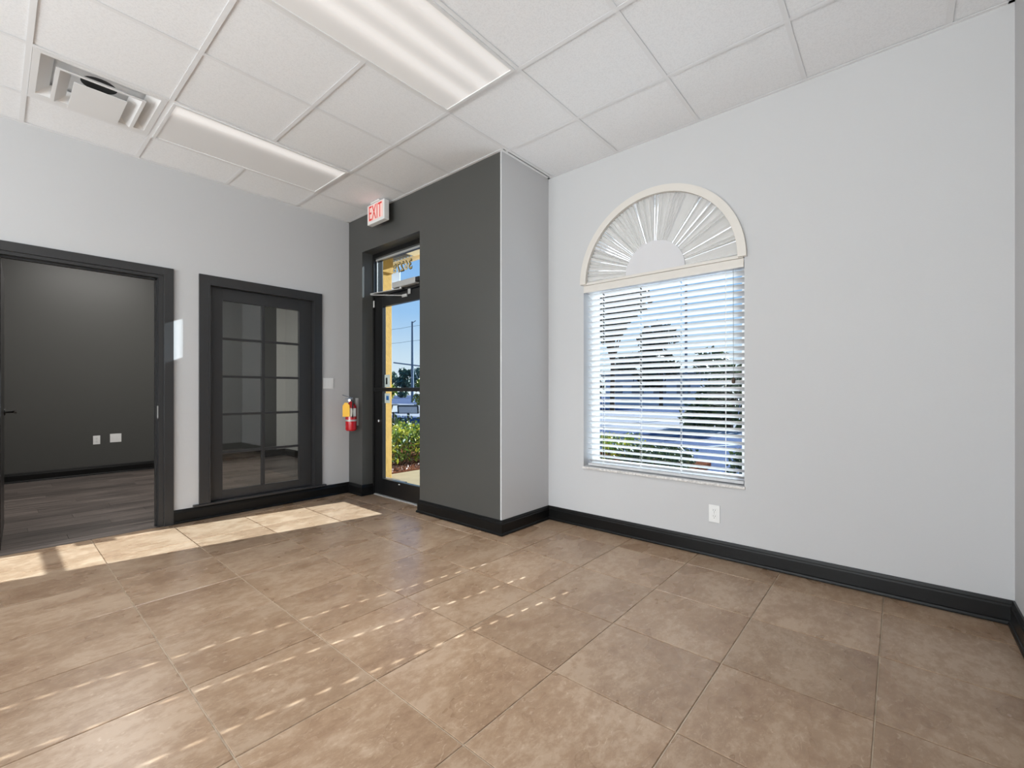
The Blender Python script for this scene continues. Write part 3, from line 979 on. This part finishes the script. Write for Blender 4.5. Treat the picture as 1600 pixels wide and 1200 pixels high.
# exit sign
ex = thing('exit_sign', 'white box exit sign with red letters under the ceiling', 'sign', (2.44, 3.79, 2.73))
EX0, EX1, EY0, EY1, EZ0, EZ1 = 2.405, 2.460, 3.665, 3.955, 2.725, 2.915
MB().box(EX0, EX1, EY0, EY1, EZ0, EZ1, 0.006).build('housing', 'white_plastic', ex)
MB().box(2.395, 2.47, 3.74, 3.88, EZ1, CE, 0.003).build('canopy', 'white_plastic', ex)
ef = MB().box(EX0 - 0.002, EX0 + 0.002, EY0 + 0.022, EY1 - 0.020, EZ0 + 0.028, EZ1 - 0.012).build('face', 'exit_face', ex)
vs, fs = text_mesh('EXIT', 0.19, 0.001, -0.001)
ymin, ymax = min(v[0] for v in vs), max(v[0] for v in vs)
zmin, zmax = min(v[1] for v in vs), max(v[1] for v in vs)
vs = [(EX0 - 0.003 + v[2], 3.811 - (v[0] - (ymin + ymax) / 2) * 0.215 / (ymax - ymin), 2.828 + (v[1] - (zmin + zmax) / 2) * 0.138 / (zmax - zmin)) for v in vs]
MB().add(vs, fs).build('lettering', 'exit_red', ef)

# ================================================================== arched window (window_1)
w1 = struct('window_1', 'arched window with white blind and sunburst shade', (XW, ARC, OZ0))
GXX = XW + 0.13
fb = 0.045
MB().box(GXX, GXX + 0.05, OY0, OY0 + fb, OZ0, OZS).build('frame_jamb', 'white_metal', w1)
MB().box(GXX, GXX + 0.05, OY1 - fb, OY1, OZ0, OZS).build('frame_jamb', 'white_metal', w1)
MB().box(GXX, GXX + 0.05, OY0 + fb, OY1 - fb, OZ0, OZ0 + fb).build('bottom_rail', 'white_metal', w1)
MB().box(GXX, GXX + 0.05, OY0 + fb, OY1 - fb, OZS - 0.03, OZS + 0.03).build('transom_bar', 'white_metal', w1)
def ring(r0, r1, xa, xb, zc, n=36, yc=ARC):
    m = MB()
    for k in range(n):
        a0, a1 = math.pi * k / n, math.pi * (k + 1) / n
        pt = lambda r, a: (yc - r * math.cos(a), zc + r * math.sin(a))
        q = [pt(r0, a0), pt(r1, a0), pt(r1, a1), pt(r0, a1)]
        fr_ = [(xa, *p) for p in q]; bk = [(xb, *p) for p in q]
        m.quad(*fr_); m.quad(*bk[::-1])
        m.quad(fr_[1], bk[1], bk[2], fr_[2]); m.quad(fr_[0], fr_[3], bk[3], bk[0])
        if k == 0: m.quad(fr_[0], bk[0], bk[1], fr_[1])
        if k == n - 1: m.quad(fr_[3], fr_[2], bk[2], bk[3])
    bm = bmesh.new()
    vv = [bm.verts.new(v) for v in m.v]
    for f in m.f:
        bm.faces.new([vv[i] for i in f])
    bmesh.ops.remove_doubles(bm, verts=bm.verts, dist=1e-5)
    m2 = MB()
    return m2.from_bm(bm)
ring(ARR - fb, ARR, GXX, GXX + 0.05, OZS).build('arch_frame', 'white_metal', w1, smooth=True)
MB().box(GXX + 0.02, GXX + 0.026, OY0 + fb, OY1 - fb, OZ0 + fb, OZS - 0.03).build('pane', 'pane_glass', w1)
n = 24
pg = MB().prism([(ARC - (ARR - fb) * math.cos(math.pi * k / n), OZS + 0.03 + (ARR - fb - .02) * math.sin(math.pi * k / n)) for k in range(n + 1)], GXX + 0.02, GXX + 0.026, 'x')
pg.build('arch_pane', 'diffuser_glass', w1)  # frosting added so the slits between the pleats glow white
MB().box(XW - 0.012, XW + 0.128, OY0 - 0.006, OY1 + 0.006, OZ0 - 0.018, OZ0 - 0.0005, 0.003).build('sill', 'stone_sill', w1)
# sunburst shade
SA = thing('arch_shade', 'white sunburst pleated shade in arched frame above blind', 'shade', (XW, ARC, OZS))
RO = 0.613
ZC = 1.957
ring(0.562, RO, XW - 0.030, XW + 0.0, ZC, 44).build('arch_frame', 'arch_white', SA, smooth=True)
RH, RF = 0.205, 0.575
NP = 66
pl = MB()
for k in range(NP):
    a0, am, a1 = math.pi * k / NP, math.pi * (k + 0.5) / NP, math.pi * (k + 1) / NP
    jit = random.uniform(-0.25, 0.25) * math.pi / NP
    am += jit
    def pp(r, a, x):
        return (x, ARC - r * math.cos(a), ZC + 0.012 + r * math.sin(a) * 0.985)
    dz = 0.024
    gap = 0.0 if random.random() > 0.36 else random.uniform(0.06, 0.22) * math.pi / NP
    a0 += gap
    pl.quad(pp(RH, a0, XW + 0.004), pp(RF, a0, XW + 0.018), pp(RF, am, XW + 0.018 - dz), pp(RH, am, XW - 0.004))
    pl.quad(pp(RH, am, XW - 0.004), pp(RF, am, XW + 0.018 - dz), pp(RF, a1, XW + 0.018), pp(RH, a1, XW + 0.004))
pf = pl.build('pleated_fabric', 'pleat_fabric', SA)
hb = MB().prism([(ARC - 0.222 * math.cos(math.pi * k / 24), ZC + 0.010 + 0.222 * math.sin(math.pi * k / 24)) for k in range(25)], XW - 0.010, XW - 0.004, 'x')
hb.build('hub_panel', 'hub_white', SA)
MB().box(XW - 0.012, XW + 0.02, OY0 + 0.004, OY1 - 0.004, ZC - 0.006, ZC + 0.014, 0.002).build('bottom_rail', 'arch_white', SA)
# blind
BX = XW + 0.055
bl = thing('window_blind', 'white horizontal slat blind hanging in the arched window', 'blind', (BX, ARC, OZ0))
MB().box(XW - 0.006, XW + 0.006, OY0 + 0.003, OY1 - 0.003, 1.893, 1.950, 0.003).build('valance', 'arch_white', bl)
MB().box(XW + 0.008, BX + 0.03, OY0 + 0.01, OY1 - 0.01, 1.897, 1.945).build('headrail', 'white_metal', bl)
NS, PITCH, TILT = 31, 0.0445, math.radians(28)
SLY0, SLY1 = OY0 + 0.010, OY1 - 0.022
CORDS = [1.785, 1.470, 1.168, 0.872]
def slat_mesh():
    hw = 0.025
    t = 0.0028
    cuts = [SLY0]
    holes = []
    for c in sorted(CORDS[:3]):
        holes.append((c - 0.006, c + 0.006))
    def sec(u):                      # slightly crowned section; u across the slat (negative = room side)
        s_ = u * math.cos(TILT)
        z = -u * math.sin(TILT) + 0.0025 * (1 - (u / hw) ** 2)
        return s_, z
    m = MB()
    def piece(y0, y1, us):
        for a, b in zip(us[:-1], us[1:]):
            (sa, za), (sb, zb) = sec(a), sec(b)
            m.add([(sa, y0, za), (sb, y0, zb), (sb, y1, zb), (sa, y1, za), (sa, y0, za + t), (sb, y0, zb + t), (sb, y1, zb + t), (sa, y1, za + t)],
                  [(0, 3, 2, 1), (4, 5, 6, 7), (0, 1, 5, 4), (1, 2, 6, 5), (2, 3, 7, 6), (3, 0, 4, 7)])
    full = [-hw, -hw * 0.5, 0, hw * 0.5, hw]
    y = SLY0
    for a, b in holes:
        piece(y, a, full)
        piece(a, b, [-hw, -0.014])
        piece(a, b, [0.014, hw])
        y = b
    piece(y, SLY1, full)
    me = bpy.data.meshes.new('slat')
    me.from_pydata([(v[0], v[1] - ARC, v[2]) for v in m.v], [], m.f)
    me.materials.append(MATS['slat_white'])
    return me
sm = slat_mesh()
ZT = 1.868
for k in range(NS):
    o = bpy.data.objects.new('slat', sm)
    COL.objects.link(o)
    o.parent = bl
    o.location = (0, 0, ZT - PITCH * k - OZ0)
zb = ZT - PITCH * NS
MB().box(BX - 0.024, BX + 0.024, SLY0, SLY1, 0.497, 0.517, 0.004).build('bottom_rail', 'slat_white', bl)
for c in CORDS:
    for dx in (-0.027, 0.027):
        for dy in ((-0.006,) if dx < 0 else (0.006,)):
            MB().tube([(BX + dx, c + dy, 0.515), (BX + dx, c + dy, 1.90)], 0.0010, 5).build('ladder_cord', 'cord', bl)
MB().tube([(XW + 0.018, 0.816, 1.90), (XW + 0.018, 0.815, 1.185)], 0.0014, 6).build('lift_cord', 'cord_dark', bl)
MB().lathe([(0.003, 0), (0.010, 0.004), (0.012, 0.018), (0.008, 0.034), (0.003, 0.042)], XW + 0.018, 0.815, 12, 1.148).build('tassel', 'tassel_wood', bl, smooth=True)

# ================================================================== small wall fittings
def outlet(name, label, cat, face, u, z, w, h, kind):
    """face: ('x', X) facing -x, or ('y', Y) facing -y; u = centre along the wall"""
    ax, c = face
    def bx_(a0, a1, z0, z1, d0, d1, bev=0.0):
        m = MB()
        return m.box(c - d1, c - d0, a0, a1, z0, z1, bev) if ax == 'x' else m.box(a0, a1, c - d1, c - d0, z0, z1, bev)
    loc = (c, u, z - h / 2) if ax == 'x' else (u, c, z - h / 2)
    t = thing(name, label, cat, loc)
    bx_(u - w / 2, u + w / 2, z - h / 2, z + h / 2, 0, 0.006, 0.002).build('cover_plate', 'white_plastic', t)
    if kind == 'duplex':
        for dz in (-0.0195, 0.0195):
            r = bx_(u - 0.017, u + 0.017, z + dz - 0.0145, z + dz + 0.0145, 0.005, 0.0085, 0.001).build('receptacle', 'white_plastic', t)
            for du, hh in ((-0.006, 0.008), (0.006, 0.007)):
                bx_(u + du - 0.0012, u + du + 0.0012, z + dz + 0.002 - hh / 2 + .003, z + dz + 0.002 + hh / 2 + .003, 0.008, 0.0089).build('slot', 'slot_dark', r)
            bx_(u - 0.002, u + 0.002, z + dz - 0.009, z + dz - 0.005, 0.008, 0.0089).build('ground_hole', 'slot_dark', r)
        bx_(u - 0.002, u + 0.002, z - 0.002, z + 0.002, 0.006, 0.0072).build('screw', 'grey_metal', t)
    elif kind == 'switch':
        for du in (-0.023, 0.023):
            g = bx_(u + du - 0.016, u + du + 0.016, z - 0.033, z + 0.033, 0.005, 0.008, 0.001).build('rocker', 'white_plastic', t)
    elif kind == 'wide':
        for du in (-0.023, 0.023):
            bx_(u + du - 0.012, u + du + 0.012, z - 0.02, z + 0.02, 0.005, 0.0075, 0.001).build('data_insert', 'white_plastic', t)
    return t
outlet('wall_outlet', 'white duplex outlet low on the wall below the arched window', 'outlet', ('x', XW), 0.927, 0.285, 0.070, 0.114, 'duplex')
outlet('light_switch', 'white double rocker switch plate beside the interior window', 'switch', ('y', YL), 2.293, 1.18, 0.114, 0.112, 'switch')
outlet('wall_outlet', 'white duplex outlet on the dark office wall', 'outlet', ('y', OB), 0.892, 0.455, 0.070, 0.114, 'duplex')
outlet('data_plate', 'white wide data plate on the dark office wall', 'plate', ('y', OB), 1.082, 0.468, 0.116, 0.114, 'wide')

# fire extinguisher on the entry wall
EXX, EXY, EXZ = 2.452, 4.345, 0.685
fe = thing('fire_extinguisher', 'red fire extinguisher with yellow tag on the dark wall', 'extinguisher', (EXX, EXY, EXZ))
r = 0.056
MB().lathe([(r * .8, 0), (r, 0.012), (r, 0.235), (r * .95, 0.255), (r * .72, 0.280), (r * .40, 0.295), (r * .34, 0.305)], EXX, EXY, 28, EXZ).build('cylinder', 'ext_red', fe, smooth=True)
lb = MB()
n = 16
for k in range(n):
    a0 = math.radians(150 + 150 * k / n); a1 = math.radians(150 + 150 * (k + 1) / n)
    R_ = r + 0.0008
    q = [(EXX + R_ * math.cos(a0), EXY + R_ * math.sin(a0)), (EXX + R_ * math.cos(a1), EXY + R_ * math.sin(a1))]
    lb.quad((*q[0], EXZ + 0.150), (*q[1], EXZ + 0.150), (*q[1], EXZ + 0.236), (*q[0], EXZ + 0.236))
lb.build('label', 'ext_label', fe, smooth=True)
MB().lathe([(0.016, 0), (0.018, 0.01), (0.018, 0.030), (0.012, 0.036)], EXX, EXY, 14, EXZ + 0.300).build('valve', 'chrome', fe, smooth=True)
MB().box(EXX - 0.075, EXX + 0.01, EXY - 0.010, EXY + 0.010, EXZ + 0.330, EXZ + 0.338, 0.002).build('carry_handle', 'chrome', fe)
bar_between(Vector((EXX + 0.01, EXY, EXZ + 0.342)), Vector((EXX - 0.085, EXY + 0.01, EXZ + 0.372)), 0.020, 0.006).build('squeeze_lever', 'chrome', fe)
MB().tube([(EXX - 0.018, EXY - 0.01, EXZ + 0.318), (EXX - 0.030, EXY - 0.018, EXZ + 0.318)], 0.014, 14).build('gauge', 'chrome', fe, smooth=True)
MB().tube([(EXX, EXY - 0.015, EXZ + 0.318), (EXX - 0.01, EXY - 0.055, EXZ + 0.312), (EXX - 0.02, EXY - 0.068, EXZ + 0.26), (EXX - 0.02, EXY - 0.066, EXZ + 0.14)], 0.008, 8).build('hose', 'rubber_black', fe, smooth=True)
tg = MB().prism([(0, 0), (0.068, 0), (0.074, 0.01), (0.074, 0.115), (0.050, 0.145), (0.024, 0.145), (0, 0.115)], 0, 0.001, 'z')
q = Matrix.Translation((EXX - 0.096, EXY - 0.004, EXZ + 0.150)) @ Matrix.Rotation(math.radians(-52), 4, 'Z') @ Matrix.Rotation(math.radians(90), 4, 'X')
tg.xf(q).build('inspection_tag', 'ext_yellow', fe)
MB().box(EXX + 0.057, XD, EXY - 0.015, EXY + 0.015, EXZ + 0.05, EXZ + 0.34, 0.002).build('wall_bracket', 'grey_metal', fe)
bs = MB().lathe([(r + .0015, 0), (r + .0015, 0.018)], EXX, EXY, 24, EXZ + 0.10)
bs.build('strap', 'grey_metal', fe, smooth=True)

# ================================================================== outdoors
tag(sbuild(MB().box(2.765, 5.0, -6, 12, -0.20, -0.03), 'sidewalk', 'concrete', 'concrete walk outside the door'))
sbuild(MB().box(5.0, 90, -60, 110, -0.35, -0.15), 'parking_lot', 'asphalt', 'grey asphalt parking lot')
sbuild(MB().box(13.5, 26, -20, 60, -0.16, -0.145), 'pale_drive', 'lot_pale', 'pale sunlit concrete drive')
st_ = struct('parking_lines', 'white painted parking lines', (9, 3, -0.148))
for k in range(-3, 6):
    b = MB().box(-2.4, 2.4, -0.06, 0.06, 0, 0.003).xf(Matrix.Translation((10.6, 0.5 + 2.7 * k, -0.149)) @ Matrix.Rotation(math.radians(-28), 4, 'Z'))
    b.build('stripe', 'stripe_white', st_)
sbuild(MB().box(3.55, 6.2, 5.22, 8.6, -0.06, -0.015).box(6.0, 7.6, 2.3, 5.0, -0.16, -0.06), 'planting_bed', 'mulch', 'red-brown mulch bed under the hedge')
# porch beside the door: stucco pier, soffit, metal awning
sbuild(MB().box(3.20, 3.385, 4.985, 5.2, -0.03, 2.62, 0.004), 'wall_pier', 'stucco_yellow', 'yellow stucco pier outside the door')
sbuild(MB().box(3.19, 3.395, 4.97, 5.2, 2.62, 3.1, 0.004), 'wall_pier_head', 'stucco_yellow', 'smooth yellow head of the stucco pier')
sbuild(MB().box(2.78, 3.19, 4.985, 5.0, -0.03, 3.1), 'wall_porch', 'white_metal', 'white painted porch wall beside the door')
sbuild(MB().box(2.78, 3.72, 1.0, 5.16, 3.0, 3.1).box(3.72, 3.92, 4.55, 5.16, 3.0, 3.1), 'soffit', 'stucco_cream', 'cream porch soffit above the entry door')
aw = thing('metal_awning', 'dark corrugated metal awning with tan edge above the porch', 'awning', (3.6, 6.4, 2.98))
for k in range(30):
    yy = 5.16 + 0.076 * k
    MB().prism([(yy, 3.02), (yy + 0.014, 3.045), (yy + 0.038, 3.045), (yy + 0.052, 3.02), (yy + 0.076, 3.02), (yy + 0.076, 3.024), (yy + 0.054, 3.024), (yy + 0.040, 3.049), (yy + 0.012, 3.049), (yy - 0.002, 3.024)], 3.46, 3.90, 'x').build('corrugation', 'awning_metal', aw)
MB().box(3.88, 3.93, 4.6, 7.5, 2.955, 3.015, 0.004).build('edge_beam', 'fascia_tan', aw)
hp = thing('hanging_panel', 'blank pale panel hanging under the porch awning edge', 'panel', (3.87, 5.60, 2.60))
MB().box(3.86, 3.885, 5.50, 5.78, 2.60, 2.84, 0.003).build('board', 'building_pale', hp)
for yy in (5.55, 5.73):
    MB().tube([(3.872, yy, 2.84), (3.90, yy, 2.956)], 0.004, 6).build('hanger', 'grey_metal', hp)

def leaves(mb, n, fn, size, squash=1.0, aspect=0.5):
    for _ in range(n):
        p = fn()
        d = Vector((random.gauss(0, 1), random.gauss(0, 1), random.gauss(0.2, 0.8))).normalized()
        u = d.orthogonal().normalized()
        u = (Matrix.Rotation(random.uniform(0, 6.28), 3, d) @ u)
        v = d.cross(u)
        s_ = size * random.uniform(0.6, 1.3)
        a = Vector(p)
        mb.add([a - u * s_, a + v * s_ * aspect + d * s_ * .15, a + u * s_, a - v * s_ * aspect + d * s_ * .15], [(0, 1, 2, 3)])
    return mb
leaf_mat('mulch_chips', srgb(58, 34, 26), srgb(96, 58, 42), srgb(142, 100, 76))
def chip_spot():
    return (random.uniform(3.56, 6.1), random.uniform(5.23, 6.4), -0.008)
tag(leaves(MB(), 1800, chip_spot, 0.028, aspect=0.35).build('mulch_chips', 'mulch_chips', bpy.data.objects['planting_bed']), kind='stuff')
def shrub(label, cx, cy, rx, ry, h, n, lm, size, z0=-0.03, group='hedge shrubs outside', name='hedge_shrub'):
    t = thing(name, label, 'shrub', (cx, cy, z0), group)
    def fn():
        while True:
            a, b, c = random.uniform(-1, 1), random.uniform(-1, 1), random.uniform(0.12, 1)
            k = max(abs(a), abs(b)) ** 3 + (2 * c - 1.1) ** 6
            if k < 1.0 and (max(abs(a), abs(b)) > 0.6 or c > 0.7):
                return (cx + a * rx, cy + b * ry, z0 + c * h * (0.92 + 0.12 * math.sin(9 * a + 7 * b)))
    tag(leaves(MB(), n, fn, size).build('foliage', lm, t), kind='stuff')
    stm = MB()
    for k in range(9):
        x, y = cx + random.uniform(-.7, .7) * rx, cy + random.uniform(-.7, .7) * ry
        stm.tube([(x, y, z0), (x + random.uniform(-.05, .05), y + random.uniform(-.05, .05), z0 + h * .8)], [0.008, 0.004], 5)
    tag(stm.build('stems', 'bark', t), kind='stuff')
    return t
shrub('yellow-green leafy hedge shrub just outside the glass door', 4.45, 6.02, 0.75, 0.50, 0.60, 2600, 'leaf_croton', 0.042)
shrub('green hedge shrub behind the yellow-green one, left through door', 4.75, 7.75, 0.9, 0.55, 0.62, 1800, 'leaf_green', 0.045)
shrub('yellow-green hedge shrub seen low through the blind, left side', 7.2, 4.3, 0.7, 0.8, 0.42, 1500, 'leaf_croton', 0.045, -0.1)
shrub('dark green hedge shrub seen low through the blind, middle', 6.6, 2.75, 0.5, 0.42, 0.36, 1300, 'leaf_green', 0.045, -0.1)
shrub('green hedge shrub seen low through the blind, right side', 7.0, 1.35, 0.6, 0.40, 0.42, 1300, 'leaf_green', 0.045, -0.1)

def tree(name, label, cx, cy, h, r, n, lm, size, trunk=0.16, crown0=0.35, z0=-0.15, blobs=9, group=None, flat=0.8):
    t = thing(name, label, 'tree', (cx, cy, z0), group)
    tk = MB().tube([(cx, cy, z0), (cx + .05 * r, cy, z0 + h * .4), (cx - .03 * r, cy + .04 * r, z0 + h * .8)], [trunk, trunk * .8, trunk * .4], 8)
    tk.build('trunk', 'bark', t, smooth=True)
    B = []
    for k in range(blobs):
        a = random.uniform(0, 6.28); rr = r * math.sqrt(random.random()) * .75
        zz = z0 + h * random.uniform(crown0 + .08, 0.9)
        B.append((cx + rr * math.cos(a), cy + rr * math.sin(a), zz, r * random.uniform(.35, .6)))
    br = MB()
    for b in B:
        br.tube([(cx, cy, z0 + h * crown0), ((cx + b[0]) / 2, (cy + b[1]) / 2, (z0 + h * crown0 + b[2]) / 2 + .1), b[:3]], [trunk * .4, trunk * .25, trunk * .1], 5)
    br.build('branches', 'bark', t)
    def fn():
        b = random.choice(B)
        d = Vector((random.gauss(0, 1), random.gauss(0, 1), random.gauss(0, 1))).normalized() * b[3] * random.random() ** .4
        return (b[0] + d.x, b[1] + d.y, max(z0 + .05, b[2] + d.z * flat))
    tag(leaves(MB(), n, fn, size).build('foliage', lm, t), kind='stuff')
    return t
# through the door
tree('round_tree', 'round yellow-green tree beside the stucco pier', 8.9, 13.72, 2.7, 0.48, 1500, 'leaf_croton', 0.10, crown0=0.25, blobs=8)
tree('street_tree', 'light green tree at the right edge of the door view', 17.5, 21.6, 2.2, 1.0, 1600, 'leaf_croton', 0.12, crown0=0.15)
for k, wd in enumerate(('rightmost', 'middle', 'leftmost')):
    tree('far_tree', wd + ' of the three distant blue-green trees seen through the entry door', 52, 66.5 + 5.6 * k, 5.6 + .3 * k, 2.1, 1500, 'leaf_far', 0.34, crown0=0.0, blobs=16, group='distant tree row beyond the lot')
# through the blind
tree('pine_tree', 'tall dark pine tree behind the left of the blind', 25, 13.4, 9.5, 2.1, 2600, 'leaf_pine', 0.30, crown0=0.3, blobs=14)
tree('pine_tree', 'lower dark pine tree behind the middle of the blind', 33, 13.6, 6.6, 1.8, 1800, 'leaf_pine', 0.28, crown0=0.2, blobs=12)
tree('bushy_tree', 'bushy green tree behind the right of the blind', 16, 4.3, 2.7, 1.3, 1600, 'leaf_green', 0.14, crown0=0.05, blobs=10)
for k, wd in enumerate(('rightmost', 'second from right', 'middle', 'second from left', 'leftmost')):
    tree('boundary_tree', wd + ' of five dark boundary trees seen through the blind', 44, 9.5 + 4.2 * k, 4.8 + 0.4 * (k % 2), 1.55, 1200, 'leaf_pine', 0.34, crown0=0.0, blobs=14, group='dark boundary trees behind the blind')
bd = thing('distant_building', 'low pale building seen through the middle of the blind', 'building', (38.5, 15, -0.15))
MB().box(37, 40, 12, 20.5, -0.15, 2.3).build('wall', 'building_pale', bd)
MB().box(36.7, 40.3, 11.7, 20.8, 2.3, 2.6).build('roof', 'roof_grey', bd)
for k in range(4):
    wdw = MB().box(36.95, 37.0, 12.8 + 2.0 * k, 13.9 + 2.0 * k, 0.7, 1.7).build('window', 'roof_grey', bd)
# utility poles
up = thing('utility_pole', 'tall grey utility pole with arm and cables seen through door', 'pole', (30, 40.3, -0.15))
MB().tube([(30, 40.3, -0.15), (30, 40.3, 8.7)], [0.17, 0.12], 10).build('pole', 'pole_grey', up, smooth=True)
MB().tube([(30, 43.8, 4.35), (30, 38.6, 3.75)], 0.07, 8).build('mast_arm', 'pole_grey', up, smooth=True)
MB().tube([(30, 40.3, 8.55), (30, 39.7, 8.75)], 0.04, 6).build('lamp_arm', 'pole_grey', up, smooth=True)
for zz in (8.2, 6.6):
    MB().tube([(30, 40.3 + 2.2 * q_, zz + 0.05 * q_ * q_ - 0.1 * abs(q_)) for q_ in range(-4, 5)], 0.018, 5).build('cable', 'pole_grey', up)
MB().tube([(30, 40.2, 3.9), (30, 39.7, 2.9), (30, 39.2, 2.3)], 0.02, 5).build('guy_cable', 'pole_grey', up)
lp = thing('lamp_post', 'thin dark lamp post seen through the blind', 'pole', (20, 7.11, -0.15))
MB().tube([(20, 7.11, -0.15), (20, 7.11, 7.5)], [0.07, 0.05], 8).build('pole', 'pole_grey', lp, smooth=True)
MB().box(19.6, 20.1, 7.0, 7.22, 7.5, 7.6, 0.02).build('lamp_head', 'pole_grey', lp)
# landscape floodlights behind the hedge
def flood(label, x, y, z, rz, w):
    t = thing('floodlight', label, 'floodlight', (x, y, -0.15), 'landscape floodlights behind the hedge')
    Rm = Matrix.Translation((x, y, z)) @ Matrix.Rotation(rz, 4, 'Z') @ Matrix.Rotation(math.radians(-18), 4, 'Y')
    MB().box(-0.05, 0.05, -w, w, -0.12, 0.12, 0.015).xf(Rm).build('housing', 'rubber_black', t)
    MB().box(-0.056, -0.05, -w * .86, w * .86, -0.095, 0.095).xf(Rm).build('lens', 'grey_metal', t)
    MB().tube([(x, y, -0.15), (x, y, z - 0.10)], 0.035, 8).build('post', 'rubber_black', t, smooth=True)
flood('larger landscape floodlight facing the door behind the hedge', 7.75, 10.60, 0.58, 0.75, 0.30)
flood('smaller dark landscape floodlight beside the stucco pier', 7.6, 11.1, 0.60, 1.9, 0.16)
